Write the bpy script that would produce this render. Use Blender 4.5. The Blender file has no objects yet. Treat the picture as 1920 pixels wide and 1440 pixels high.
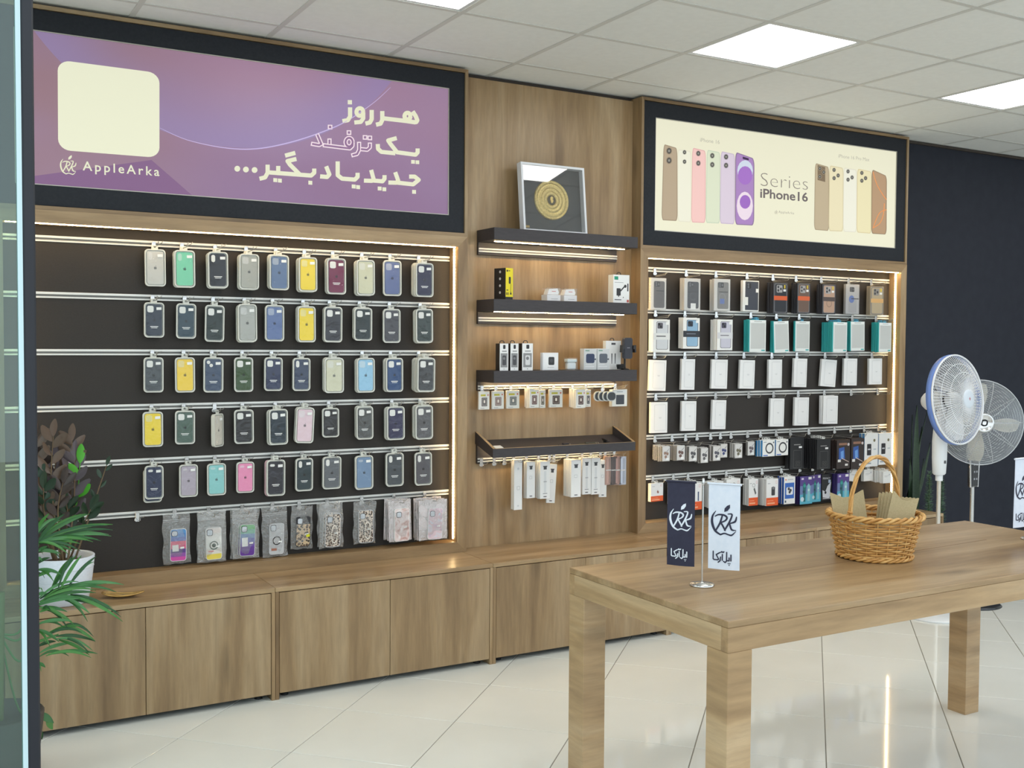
import bpy, bmesh, math, random
from mathutils import Vector, Matrix
R = random.Random(7)
scene = bpy.context.scene
col = scene.collection

# ------------------------------------------------------------------ camera
F_PX, YAW, PITCH, ROLL = 1978.8, 0.522, -0.0373, 0.0064
CAM = Vector((-2.5447, -4.8941, 1.5938))
fw = Vector((math.sin(YAW)*math.cos(PITCH), math.cos(YAW)*math.cos(PITCH), math.sin(PITCH)))
rt0 = Vector((math.cos(YAW), -math.sin(YAW), 0)); up0 = rt0.cross(fw)
rt = math.cos(ROLL)*rt0 + math.sin(ROLL)*up0
up = -math.sin(ROLL)*rt0 + math.cos(ROLL)*up0
cd = bpy.data.cameras.new('camera'); cam = bpy.data.objects.new('camera', cd); col.objects.link(cam)
cd.sensor_width = 36; cd.lens = F_PX/1920*36; cd.clip_start = 0.05
m = Matrix((rt, up, -fw)).transposed().to_4x4(); m.translation = CAM
cam.matrix_world = m
scene.camera = cam

# ------------------------------------------------------------------ world, exposure
scene.view_settings.view_transform = 'Standard'
scene.view_settings.look = 'None'
scene.view_settings.exposure = 0.0
scene.view_settings.gamma = 1
scene.view_settings.use_curve_mapping = False
WORLD_STRENGTH = 1.74
PANEL_LIGHT = 8.0
LED_LIGHT = 26.0
w = bpy.data.worlds.new('sky'); scene.world = w; w.use_nodes = True
bg = w.node_tree.nodes['Background']; bg.inputs[0].default_value = (0.84, 0.94, 1.0, 1); bg.inputs[1].default_value = WORLD_STRENGTH

# ------------------------------------------------------------------ helpers: pixels to places
def ray(px, py): return fw + rt*((px-960)/F_PX) - up*((py-720)/F_PX)
def at(px, py, y):            # on a plane parallel to the back wall
    d = ray(px, py); return CAM + d*((y-CAM.y)/d.y)
def on(px, py, z):            # on a level plane
    d = ray(px, py); return CAM + d*((z-CAM.z)/d.z)

def lin(c):
    f = lambda v: v/12.92 if v <= .04045 else ((v+.055)/1.055)**2.4
    return tuple(f(v/255) for v in c)

# ------------------------------------------------------------------ materials
MATS = {}
def mat(color, rough=.5, metal=0, emit=0, name=None, spec=.5, coat=0, alpha=1):
    key = (tuple(color), rough, metal, emit, spec, coat, alpha)
    if key in MATS: return MATS[key]
    mm = bpy.data.materials.new(name or 'paint'); mm.use_nodes = True
    b = mm.node_tree.nodes['Principled BSDF']
    c = lin(color)
    b.inputs['Base Color'].default_value = (*c, 1); b.inputs['Roughness'].default_value = rough
    b.inputs['Metallic'].default_value = metal; b.inputs['Specular IOR Level'].default_value = spec
    b.inputs['Coat Weight'].default_value = coat; b.inputs['Alpha'].default_value = alpha
    if emit:
        b.inputs['Emission Color'].default_value = (*c, 1); b.inputs['Emission Strength'].default_value = emit
    MATS[key] = mm; return mm
def lit(color):               # backlit print of a light box
    key = ('lit', tuple(color))
    if key in MATS: return MATS[key]
    mm = bpy.data.materials.new('backlit_print'); mm.use_nodes = True
    b = mm.node_tree.nodes['Principled BSDF']; c = lin(color)
    b.inputs['Base Color'].default_value = (*[v*.3 for v in c], 1); b.inputs['Roughness'].default_value = .5
    b.inputs['Specular IOR Level'].default_value = .1
    b.inputs['Emission Color'].default_value = (*c, 1); b.inputs['Emission Strength'].default_value = .82
    MATS[key] = mm; return mm

def nodes_of(mm):
    nt = mm.node_tree; return nt, nt.nodes, nt.links, nt.nodes['Principled BSDF']
def oak(kind, tint=1.0):
    key = ('oak', kind, tint)
    if key in MATS: return MATS[key]
    mm = bpy.data.materials.new('oak_laminate'); mm.use_nodes = True
    nt, N, L, b = nodes_of(mm)
    geo = N.new('ShaderNodeNewGeometry'); oi = N.new('ShaderNodeObjectInfo')
    comb = N.new('ShaderNodeVectorMath'); comb.operation = 'SCALE'; comb.inputs[0].default_value = (13.1, 17.7, 23.3)
    L.new(oi.outputs['Random'], comb.inputs['Scale'])
    add = N.new('ShaderNodeVectorMath'); add.operation = 'ADD'
    L.new(geo.outputs['Position'], add.inputs[0]); L.new(comb.outputs[0], add.inputs[1])
    # 'z' upright grain, 'x' grain along the wall, 'h' level grain on every upright face, 'y' grain into depth
    sc = {'z': (1, 1, .09), 'x': (.09, 1, 1), 'h': (.11, .11, 1), 'y': (1, .09, 1)}[kind]
    mp = N.new('ShaderNodeMapping'); mp.inputs['Scale'].default_value = sc; L.new(add.outputs[0], mp.inputs['Vector'])
    def noise(scale, det, rough=.5, dist=0):
        n = N.new('ShaderNodeTexNoise'); n.inputs['Scale'].default_value = scale; n.inputs['Detail'].default_value = det
        n.inputs['Roughness'].default_value = rough; n.inputs['Distortion'].default_value = dist
        L.new(mp.outputs[0], n.inputs['Vector']); return n
    bands = noise(7, 3, .55, .6); fine = noise(60, 4, .65)
    ramp = N.new('ShaderNodeValToRGB'); e = ramp.color_ramp.elements
    e[0].position = .3; e[0].color = (*lin((130*tint, 103*tint, 72*tint)), 1)
    e[1].position = .72; e[1].color = (*lin((182*tint, 157*tint, 123*tint)), 1)
    e2 = e.new(.5); e2.color = (*lin((162*tint, 134*tint, 98*tint)), 1)
    L.new(bands.outputs['Fac'], ramp.inputs[0])
    mp2 = N.new('ShaderNodeMapping'); k = {'z': (5.5, 5.5, 1.7), 'x': (1.7, 5.5, 5.5), 'h': (1.7, 1.7, 5.5), 'y': (5.5, 1.7, 5.5)}[kind]
    mp2.inputs['Scale'].default_value = k; L.new(add.outputs[0], mp2.inputs['Vector'])
    vor = N.new('ShaderNodeTexVoronoi'); vor.inputs['Scale'].default_value = 1; L.new(mp2.outputs[0], vor.inputs['Vector'])
    kr = N.new('ShaderNodeMapRange'); kr.inputs[1].default_value = .04; kr.inputs[2].default_value = .22; kr.inputs[3].default_value = .62; kr.inputs[4].default_value = 1
    L.new(vor.outputs['Distance'], kr.inputs[0])
    fr = N.new('ShaderNodeMapRange'); fr.inputs[1].default_value = .3; fr.inputs[2].default_value = .7; fr.inputs[3].default_value = .84; fr.inputs[4].default_value = 1.1
    L.new(fine.outputs['Fac'], fr.inputs[0])
    mul = N.new('ShaderNodeMath'); mul.operation = 'MULTIPLY'; L.new(kr.outputs[0], mul.inputs[0]); L.new(fr.outputs[0], mul.inputs[1])
    mx = N.new('ShaderNodeVectorMath'); mx.operation = 'SCALE'; L.new(ramp.outputs[0], mx.inputs[0]); L.new(mul.outputs[0], mx.inputs['Scale'])
    L.new(mx.outputs[0], b.inputs['Base Color'])
    b.inputs['Roughness'].default_value = .34; b.inputs['Specular IOR Level'].default_value = .5
    bp = N.new('ShaderNodeBump'); bp.inputs['Strength'].default_value = .06; bp.inputs['Distance'].default_value = .002
    L.new(fine.outputs['Fac'], bp.inputs['Height']); L.new(bp.outputs[0], b.inputs['Normal'])
    MATS[key] = mm; return mm
def noisy(color, var, scale, rough=.6, bump=0, stretch=(1, 1, 1), name='surface', spec=.5, metal=0):
    key = ('noisy', tuple(color), tuple(var), scale, rough, bump, stretch, metal)
    if key in MATS: return MATS[key]
    mm = bpy.data.materials.new(name); mm.use_nodes = True
    nt, N, L, b = nodes_of(mm)
    geo = N.new('ShaderNodeNewGeometry'); oi = N.new('ShaderNodeObjectInfo')
    comb = N.new('ShaderNodeVectorMath'); comb.operation = 'SCALE'; comb.inputs[0].default_value = (11.3, 7.9, 5.1); L.new(oi.outputs['Random'], comb.inputs['Scale'])
    add = N.new('ShaderNodeVectorMath'); add.operation = 'ADD'; L.new(geo.outputs['Position'], add.inputs[0]); L.new(comb.outputs[0], add.inputs[1])
    mp = N.new('ShaderNodeMapping'); mp.inputs['Scale'].default_value = stretch; L.new(add.outputs[0], mp.inputs['Vector'])
    n = N.new('ShaderNodeTexNoise'); n.inputs['Scale'].default_value = scale; n.inputs['Detail'].default_value = 4; L.new(mp.outputs[0], n.inputs['Vector'])
    rp = N.new('ShaderNodeValToRGB'); rp.color_ramp.elements[0].position = .3; rp.color_ramp.elements[1].position = .7
    rp.color_ramp.elements[0].color = (*lin(color), 1); rp.color_ramp.elements[1].color = (*lin(var), 1)
    L.new(n.outputs['Fac'], rp.inputs[0]); L.new(rp.outputs[0], b.inputs['Base Color'])
    b.inputs['Roughness'].default_value = rough; b.inputs['Specular IOR Level'].default_value = spec; b.inputs['Metallic'].default_value = metal
    if bump:
        bp = N.new('ShaderNodeBump'); bp.inputs['Strength'].default_value = bump; bp.inputs['Distance'].default_value = .002
        L.new(n.outputs['Fac'], bp.inputs['Height']); L.new(bp.outputs[0], b.inputs['Normal'])
    MATS[key] = mm; return mm
def clear(name, tint=(1, 1, 1), haze=.08, gloss=.12, rough=.12, crinkle=0, scale=60):
    key = ('clear', tint, haze, gloss, rough, crinkle, scale)
    if key in MATS: return MATS[key]
    mm = bpy.data.materials.new(name); mm.use_nodes = True
    nt = mm.node_tree; N = nt.nodes; L = nt.links; N.remove(N['Principled BSDF']); out = N['Material Output']
    tr = N.new('ShaderNodeBsdfTransparent'); tr.inputs[0].default_value = (*tint, 1)
    gl = N.new('ShaderNodeBsdfGlossy'); gl.inputs['Roughness'].default_value = rough
    df = N.new('ShaderNodeBsdfDiffuse'); df.inputs[0].default_value = (.85, .85, .85, 1)
    m1 = N.new('ShaderNodeMixShader'); m1.inputs[0].default_value = haze; L.new(tr.outputs[0], m1.inputs[1]); L.new(df.outputs[0], m1.inputs[2])
    m2 = N.new('ShaderNodeMixShader'); L.new(m1.outputs[0], m2.inputs[1]); L.new(gl.outputs[0], m2.inputs[2])
    lw = N.new('ShaderNodeLayerWeight'); lw.inputs[0].default_value = .35
    mr = N.new('ShaderNodeMapRange'); mr.inputs[3].default_value = gloss*.5; mr.inputs[4].default_value = min(1, gloss*3)
    L.new(lw.outputs['Fresnel'], mr.inputs[0]); L.new(mr.outputs[0], m2.inputs[0])
    if crinkle:
        geo = N.new('ShaderNodeNewGeometry'); n = N.new('ShaderNodeTexNoise'); n.inputs['Scale'].default_value = scale
        n.inputs['Detail'].default_value = 2; n.inputs['Distortion'].default_value = 1.2
        L.new(geo.outputs['Position'], n.inputs['Vector'])
        bp = N.new('ShaderNodeBump'); bp.inputs['Strength'].default_value = crinkle; bp.inputs['Distance'].default_value = .01
        L.new(n.outputs['Fac'], bp.inputs['Height']); L.new(bp.outputs[0], gl.inputs['Normal']); L.new(bp.outputs[0], lw.inputs['Normal'])
    L.new(m2.outputs[0], out.inputs[0])
    MATS[key] = mm; return mm
def led_mat(axis, strength=None):
    key = ('led', axis, strength)
    if key in MATS: return MATS[key]
    mm = bpy.data.materials.new('led_strip_light'); mm.use_nodes = True
    nt, N, L, b = nodes_of(mm)
    geo = N.new('ShaderNodeNewGeometry'); sp = N.new('ShaderNodeSeparateXYZ'); L.new(geo.outputs['Position'], sp.inputs[0])
    mu = N.new('ShaderNodeMath'); mu.operation = 'MULTIPLY'; mu.inputs[1].default_value = 2*math.pi/.0165; L.new(sp.outputs[axis], mu.inputs[0])
    si = N.new('ShaderNodeMath'); si.operation = 'SINE'; L.new(mu.outputs[0], si.inputs[0])
    mr = N.new('ShaderNodeMapRange'); mr.inputs[1].default_value = -1; mr.inputs[2].default_value = 1
    s = strength or LED_LIGHT
    mr.inputs[3].default_value = s*.35; mr.inputs[4].default_value = s*1.65; L.new(si.outputs[0], mr.inputs[0])
    b.inputs['Base Color'].default_value = (.9, .8, .5, 1)
    b.inputs['Emission Color'].default_value = (1.0, .72, .36, 1); L.new(mr.outputs[0], b.inputs['Emission Strength'])
    MATS[key] = mm; return mm

BLACKBOARD = noisy((36, 39, 45), (42, 45, 51), 90, .55, .05, name='black_board', spec=.2)
SLATBOARD = noisy((53, 50, 48), (60, 56, 54), 160, .6, .12, (1, 1, 5), name='dark_linen_board', spec=.22)
SHELFDARK = noisy((52, 48, 52), (59, 55, 58), 130, .5, .05, (.2, 1, 1), name='dark_shelf_laminate')
ALU = mat((222, 222, 220), .38, .25, name='aluminium')
CHROME = mat((215, 215, 215), .18, .9, name='chrome')
STEEL = mat((190, 190, 188), .3, .85, name='steel_wire')
WHITE = mat((236, 236, 234), .5, name='white_card')
OFFWHITE = mat((226, 226, 222), .55, name='off_white_card')
PLASTICW = mat((228, 230, 232), .35, name='white_plastic')
BLACK = mat((26, 27, 30), .5, name='black_plastic')
DARKGAP = mat((24, 22, 20), .8, name='dark_gap')
RIM = mat((214, 214, 206), .3, name='frosted_tray', spec=.6)
COVER = clear('clear_cover', gloss=.055, haze=.0, rough=.10, crinkle=.55, scale=20)
BAG = clear('clear_bag', gloss=.16, haze=.10, rough=.15, crinkle=.9, scale=55)
CLEARBOX = clear('clear_box', gloss=.07, haze=.035, rough=.1)
STICKER = mat((240, 240, 238), .6, name='white_sticker')
KRAFT = noisy((176, 160, 122), (188, 172, 134), 200, .8, .05, name='kraft_card')

# ------------------------------------------------------------------ helpers: meshes
class MB:
    def __init__(s): s.v = []; s.f = []; s.mi = []; s.mats = []; s.smooth = []
    def m(s, mt):
        if mt not in s.mats: s.mats.append(mt)
        return s.mats.index(mt)
    def face(s, pts, mt, sm=False):
        i = len(s.v); s.v += [Vector(p) for p in pts]; s.f.append(tuple(range(i, i+len(pts)))); s.mi.append(s.m(mt)); s.smooth.append(sm)
    def raw(s, vs, fs, mt, sm=False):
        i = len(s.v); s.v += [Vector(p) for p in vs]; k = s.m(mt)
        for f in fs: s.f.append(tuple(a+i for a in f)); s.mi.append(k); s.smooth.append(sm)
        return s
    def box(s, lo, hi, mt, ch=0):
        x0, y0, z0 = lo; x1, y1, z1 = hi
        if not ch:
            vs = [(x0,y0,z0),(x1,y0,z0),(x1,y1,z0),(x0,y1,z0),(x0,y0,z1),(x1,y0,z1),(x1,y1,z1),(x0,y1,z1)]
            fs = [(0,3,2,1),(4,5,6,7),(0,1,5,4),(1,2,6,5),(2,3,7,6),(3,0,4,7)]
            return s.raw(vs, fs, mt)
        c = min(ch, (x1-x0)*.45, (y1-y0)*.45, (z1-z0)*.45)
        vs = []; idx = {}
        for sx in (0, 1):
            for sy in (0, 1):
                for sz in (0, 1):
                    P = [(x0, x1)[sx], (y0, y1)[sy], (z0, z1)[sz]]; D = [(1, -1)[sx], (1, -1)[sy], (1, -1)[sz]]
                    for a in range(3):
                        q = [P[j] if j == a else P[j]+D[j]*c for j in range(3)]
                        idx[(sx, sy, sz, a)] = len(vs); vs.append(q)
        g = lambda sx, sy, sz, a: idx[(sx, sy, sz, a)]
        fs = []
        for a in range(3):
            b, d = (a+1) % 3, (a+2) % 3
            for sgn in (0, 1):
                def k(u, v2):
                    t = [0, 0, 0]; t[a] = sgn; t[b] = u; t[d] = v2; return g(*t, a)
                q = [k(0, 0), k(1, 0), k(1, 1), k(0, 1)]
                fs.append(q if sgn else q[::-1])
        for a in range(3):           # edges along axis a
            b, d = (a+1) % 3, (a+2) % 3
            for u in (0, 1):
                for v2 in (0, 1):
                    t0 = [0, 0, 0]; t0[a] = 0; t0[b] = u; t0[d] = v2; t1 = list(t0); t1[a] = 1
                    q = [g(*t0, b), g(*t1, b), g(*t1, d), g(*t0, d)]
                    fs.append(q if (u ^ v2) == 0 else q[::-1])
        for sx in (0, 1):
            for sy in (0, 1):
                for sz in (0, 1):
                    q = [g(sx, sy, sz, 0), g(sx, sy, sz, 1), g(sx, sy, sz, 2)]
                    fs.append(q if (sx+sy+sz) % 2 == 1 else q[::-1])
        return s.raw(vs, fs, mt)
    def prism(s, poly, y0, y1, mt, sm=False, back=True):
        """poly of (x,z); front face at y0 (nearer), back at y1"""
        n = len(poly); vs = [(x, y0, z) for x, z in poly]+[(x, y1, z) for x, z in poly]
        fs = [tuple(range(n))]
        if back: fs.append(tuple(range(2*n-1, n-1, -1)))
        s.raw(vs, fs, mt)
        s.raw(vs, [(i, i+n, (i+1) % n+n, (i+1) % n) for i in range(n)], mt, sm)
        return s
    def ring(s, outer, inner, y0, y1, mt):
        n = len(outer); vs = [(x, y0, z) for x, z in outer]+[(x, y0, z) for x, z in inner]+[(x, y1, z) for x, z in outer]+[(x, y1, z) for x, z in inner]
        fs = []
        for i in range(n):
            j = (i+1) % n
            fs += [(i, j, n+j, n+i), (i, 2*n+i, 2*n+j, j), (n+i, n+j, 3*n+j, 3*n+i), (2*n+i, 3*n+i, 3*n+j, 2*n+j)]
        return s.raw(vs, fs, mt)
    def tube(s, path, r, mt, n=8, closed=False, caps=True):
        P = [Vector(p) for p in path]; rs = r if isinstance(r, (list, tuple)) else [r]*len(P); L = len(P); vs = []; prev = None
        for i, p in enumerate(P):
            if closed: t = (P[(i+1) % L]-P[i-1])
            else: t = P[min(i+1, L-1)]-P[max(i-1, 0)]
            t = t.normalized() if t.length > 1e-9 else Vector((0, 0, 1))
            if prev is None: a = Vector((0, 0, 1)) if abs(t.z) < .9 else Vector((1, 0, 0)); u = t.cross(a).normalized()
            else:
                u = prev-t*prev.dot(t); u = u.normalized() if u.length > 1e-6 else t.orthogonal().normalized()
            prev = u; v2 = t.cross(u)
            for k in range(n):
                an = 2*math.pi*k/n; vs.append(p+(u*math.cos(an)+v2*math.sin(an))*rs[i])
        fs = []
        for i in range(L if closed else L-1):
            j = (i+1) % L
            for k in range(n): fs.append((i*n+k, i*n+(k+1) % n, j*n+(k+1) % n, j*n+k))
        s.raw(vs, fs, mt, True)
        if caps and not closed: s.raw(vs[:n], [tuple(range(n-1, -1, -1))], mt); s.raw(vs[-n:], [tuple(range(n))], mt)
        return s
    def lathe(s, prof, mt, n=24, c=(0, 0, 0), M=None, sm=True):
        """prof of (r,h) about local z; M optional 3x3 orienting the axis"""
        vs = []
        for r, h in prof:
            for k in range(n):
                a = 2*math.pi*k/n; p = Vector((r*math.cos(a), r*math.sin(a), h))
                if M: p = M @ p
                vs.append(p+Vector(c))
        fs = []
        for i in range(len(prof)-1):
            for k in range(n): fs.append((i*n+k, i*n+(k+1) % n, (i+1)*n+(k+1) % n, (i+1)*n+k))
        return s.raw(vs, fs, mt, sm)
    def build(s, name, parent=None, label=None, cat=None, group=None, kind=None, loc=None, rot=None, world=False):
        me = bpy.data.meshes.new(name)
        off = Vector((0, 0, 0))
        if world:
            if parent: off = parent.location.copy()
            else:
                xs = [p.x for p in s.v]; ys = [p.y for p in s.v]; zs = [p.z for p in s.v]
                off = Vector(((min(xs)+max(xs))/2, (min(ys)+max(ys))/2, min(zs)))
        me.from_pydata([tuple(p-off) for p in s.v], [], s.f)
        for mt in s.mats: me.materials.append(mt)
        me.polygons.foreach_set('material_index', s.mi); me.polygons.foreach_set('use_smooth', s.smooth)
        me.update()
        o = bpy.data.objects.new(name, me); col.objects.link(o)
        if parent: o.parent = parent
        elif world: o.location = off
        if loc is not None: o.location = loc
        if rot is not None: o.rotation_euler = rot
        tag(o, label, cat, group, kind); return o
def tag(o, label=None, cat=None, group=None, kind=None):
    if label: o['label'] = label
    if cat: o['category'] = cat
    if group: o['group'] = group
    if kind: o['kind'] = kind
    return o
def thing(name, loc, label, cat, group=None, rz=0, kind=None):
    o = bpy.data.objects.new(name, None); col.objects.link(o); o.location = loc; o.rotation_euler = (0, 0, rz); o.empty_display_size = .05
    return tag(o, label, cat, group, kind)
def inst(me, name, parent, loc=(0, 0, 0), mats=None, rot=None, scale=None):
    o = bpy.data.objects.new(name, me); col.objects.link(o); o.parent = parent; o.location = loc
    if rot: o.rotation_euler = rot
    if scale: o.scale = scale
    if mats:
        for i, mt in enumerate(mats):
            if mt is not None: o.material_slots[i].link = 'OBJECT'; o.material_slots[i].material = mt
    return o
def rrect(w, h, r, n=4, cx=0, cz=0):
    pts = []
    for (sx, sz, a0) in ((1, 1, 0), (-1, 1, 90), (-1, -1, 180), (1, -1, 270)):
        for k in range(n+1):
            a = math.radians(a0+90*k/n); pts.append((cx+sx*(w/2-r)+r*math.cos(a), cz+sz*(h/2-r)+r*math.sin(a)))
    return pts[::-1]          # clockwise in xz so the front (-y) face points to the camera
def circ(cx, cz, rx, rz=None, n=16):
    rz = rz or rx
    return [(cx+rx*math.cos(-2*math.pi*k/n), cz+rz*math.sin(-2*math.pi*k/n)) for k in range(n)]
def smoothline(pts, n=6):     # Catmull-Rom
    P = [Vector(p) for p in pts]; out = []
    for i in range(len(P)-1):
        a = P[max(i-1, 0)]; b = P[i]; c = P[i+1]; d = P[min(i+2, len(P)-1)]
        for k in range(n):
            t = k/n; out.append(.5*((2*b)+(c-a)*t+(2*a-5*b+4*c-d)*t*t+(3*b-a-3*c+d)*t**3))
    out.append(P[-1]); return out

# flat print drawn by strokes; to3 turns 2-D points into 3-D
def stroke(mb, pts, wd, to3, mt, rounded=True, closed=False):
    P = [Vector(p).to_2d() for p in pts]
    ws = wd if isinstance(wd, (list, tuple)) else [wd]*len(P)
    if closed: P = P+[P[0]]; ws = list(ws)+[ws[0]]
    for i in range(len(P)-1):
        d = P[i+1]-P[i]
        if d.length < 1e-6: continue
        n = Vector((-d.y, d.x)).normalized()
        q = [P[i]+n*ws[i]/2, P[i+1]+n*ws[i+1]/2, P[i+1]-n*ws[i+1]/2, P[i]-n*ws[i]/2]
        mb.face([to3(p) for p in q], mt)
    for i in (range(len(P)) if rounded else range(1, len(P)-1)):
        mb.face([to3(P[i]+Vector((math.cos(a*math.pi/5), math.sin(a*math.pi/5)))*ws[i]/2) for a in range(10)], mt)
def text_mesh(body, mt, name, parent, p_left, p_right, thick=0, center=False, spacing=1.0, vs=1.0):
    """lettering between two points given in world space on a plane facing -y"""
    cu = bpy.data.curves.new(name, 'FONT'); cu.body = body; cu.size = 1; cu.offset = thick; cu.resolution_u = 3; cu.space_character = spacing
    t = bpy.data.objects.new(name, cu); col.objects.link(t)
    bpy.context.view_layer.update()
    me = bpy.data.meshes.new_from_object(t.evaluated_get(bpy.context.evaluated_depsgraph_get()))
    bpy.data.objects.remove(t)
    xs = [v.co.x for v in me.vertices]; x0, x1 = min(xs), max(xs)
    d = p_right-p_left; s = d.length/(x1-x0); ux = d.normalized(); uz = Vector((0, 0, 1)); uz = (uz-ux*uz.dot(ux)).normalized()
    for v in me.vertices: v.co = p_left+ux*(v.co.x-x0)*s+uz*v.co.y*s*vs-(parent.location if parent else Vector())
    me.materials.clear(); me.materials.append(mt)
    o = bpy.data.objects.new(name, me); col.objects.link(o); o.parent = parent
    return o

ORD = ['', 'first', 'second', 'third', 'fourth', 'fifth', 'sixth', 'seventh', 'eighth', 'ninth', 'tenth', 'eleventh', 'twelfth', 'thirteenth', 'fourteenth', 'fifteenth', 'sixteenth', 'seventeenth']
RAILN = ['top', 'second', 'third', 'fourth', 'fifth', 'bottom']

# ------------------------------------------------------------------ the room
H = 3.025
YB = .10          # slat boards
YM = .09          # wood panel between the displays
YW = .13          # back wall
X0, X1, YF = -3.3, 6.6, -3.75

# floor of 0.5 m tiles laid at 45 degrees
fl = MB(); fl.box((X0, YF, -.06), (X1, YW+.1, -.003), mat((136, 132, 122), .8, name='grout'))
floor = fl.build('floor', kind='structure', label='polished cream stone tile floor of the shop laid diagonally', world=True)
TH = math.radians(44.3); PT = .502
dv = Vector((math.cos(TH), math.sin(TH), 0)); nv = Vector((-math.sin(TH), math.cos(TH), 0))
TILE = noisy((230, 231, 225), (237, 238, 233), 2.2, .06, 0, (1, 1, 1), 'polished_tile', spec=.55)
tm = MB(); g = .0019; hh = PT/2-g
tm.box((-hh, -hh, -.02), (hh, hh, 0), TILE, .0012); tile_me = tm.build('floor_tile', floor).data
protos = [o for o in floor.children][0]; n_t = 0
for i in range(-14, 24):
    for j in range(-18, 10):
        c = nv*(.2+.0+PT*j+PT/2)+dv*(-.06+PT*i+PT/2)
        if X0-.05 < c.x < X1-.1 and YF+.1 < c.y < YW+.2:
            if n_t == 0: o = protos
            else: o = bpy.data.objects.new('floor_tile', tile_me); col.objects.link(o); o.parent = floor
            o.location = c-floor.location; o.rotation_euler = (0, 0, TH); n_t += 1
# ceiling: 0.6 m tiles in a T-bar grid, light panels in every third cell
GX, GY, PX, PY = -.4426, -.1932, .6100, .5900
cb = MB(); cb.box((X0, YF, H+.012), (X1, YW+.1, H+.10), mat((120, 120, 116), .9, name='ceiling_void'))
ceiling = cb.build('ceiling', kind='structure', label='suspended ceiling of square grey white tiles in a metal grid', world=True)
CT = noisy((238, 239, 236), (242, 243, 240), 30, .85, .1, name='ceiling_tile')
TB = mat((216, 215, 210), .5, name='grid_bar')
ct = MB(); ct.box((-PX/2+.010, -PY/2+.010, 0), (PX/2-.010, PY/2-.010, .012), CT, .002); ct_me = None
lights = []
for i in range(-5, 12):
    for j in range(-7, 1):
        x = GX+PX*(i+.5); y = GY+PY*(j+.5)
        if x < X0+.2 or x > X1-.2 or y < YF+.2: continue
        if i % 3 == 2 and j in (-2, -5): lights.append((x, y, i, j)); continue
        if j == 0:
            e = MB(); e.box((x-PX/2+.010, GY+.010, H), (x+PX/2-.010, YW, H+.012), CT, .002); e.build('ceiling_tile', ceiling, world=True); continue
        if ct_me is None:
            o = ct.build('ceiling_tile', ceiling); ct_me = o.data
        else: o = bpy.data.objects.new('ceiling_tile', ct_me); col.objects.link(o); o.parent = ceiling
        o.location = Vector((x, y, H))-ceiling.location
for i in range(-4, 12):
    x = GX+PX*i; b = MB(); b.box((x-.012, YF, H-.003), (x+.012, YW, H+.006), TB); b.build('grid_bar', ceiling, world=True)
for j in range(-6, 1):
    y = GY+PY*j; b = MB(); b.box((X0, y-.012, H-.0025), (X1, y+.012, H+.0055), TB); b.build('grid_bar', ceiling, world=True)
PANEL = mat((255, 253, 248), .5, emit=PANEL_LIGHT, name='led_panel_light')
WHERE = {-4: 'past the potted plant', -1: 'over the purple sign', 2: 'over the cream sign', 5: 'over the pedestal fans', 8: 'by the far side wall'}
for k, (x, y, i, j) in enumerate(sorted(lights)):
    t = thing('ceiling_light', (x, y, H), 'square glowing ceiling light panel %s, row nearer the %s' % (WHERE[i], 'displays' if j == -2 else 'shop front'), 'ceiling light', 'light panels in the ceiling grid')
    b = MB(); b.ring([(-PX/2+.012, -PY/2+.012), (-PX/2+.012, PY/2-.012), (PX/2-.012, PY/2-.012), (PX/2-.012, -PY/2+.012)],
                     [(-PX/2+.03, -PY/2+.03), (-PX/2+.03, PY/2-.03), (PX/2-.03, PY/2-.03), (PX/2-.03, -PY/2+.03)], 0, .012, PLASTICW)
    b.v = [Vector((p.x, p.z, p.y)) for p in b.v]; b.build('light_frame', t)
    b = MB(); b.box((-PX/2+.03, -PY/2+.03, .002), (PX/2-.03, PY/2-.03, .010), PANEL); b.build('diffuser', t)

# walls
DARKWALL = noisy((41, 44, 54), (46, 49, 59), 14, .75, .05, name='dark_wall', spec=.25)
LIGHTWALL = mat((200, 200, 196), .8, name='light_wall')
b = MB(); b.box((X0, YW, 0), (X1, YW+.1, H+.05), DARKWALL); b.build('wall_back', kind='structure', label='matt charcoal back wall beside the displays', world=True)
b = MB(); b.box((X0-.1, -.55, 0), (X0, YW+.1, H+.05), LIGHTWALL); b.build('wall_left', kind='structure', label='plain pale side wall past the displays', world=True)
WFR = mat((60, 62, 66), .4, .4, name='added_window_frame')
b = MB(); b.box((X0-.055, YF+.05, .06), (X0-.045, -.60, 2.86), clear('added_window_glass', (.93, .97, .95), haze=0, gloss=.06, rough=.01)); win = b.build('added_window_1', kind='structure', label='unseen tall side window by the door, added to let daylight in', world=True)  # unseen window, added so daylight comes in from the left
for lo, hi in (((X0-.08, YF, 0), (X0-.02, -.55, .06)), ((X0-.08, YF, 2.86), (X0-.02, -.55, 2.92)), ((X0-.08, YF, .06), (X0-.02, YF+.05, 2.86)), ((X0-.08, -.60, .06), (X0-.02, -.55, 2.86)), ((X0-.08, -2.2, .06), (X0-.02, -2.15, 2.86))):
    b = MB(); b.box(lo, hi, WFR, .003); b.build('added_window_frame', win, world=True)
b = MB(); b.box((X0-.1, YF, 2.92), (X0, -.55, H+.05), LIGHTWALL); b.build('wall_left_lintel', kind='structure', label='pale lintel above the added side window', world=True)
b = MB(); b.box((X1, YF, 0), (X1+.1, YW+.1, H+.05), LIGHTWALL); b.build('wall_right', kind='structure', label='plain pale far side wall', world=True)
b = MB(); b.box((X0-.1, YF-.12, 2.92), (X1+.1, YF, H+.1), LIGHTWALL); b.build('wall_front', kind='structure', label='unseen pale lintel over the added open shop front', world=True)  # unseen open front, added so daylight enters from behind the camera
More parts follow.
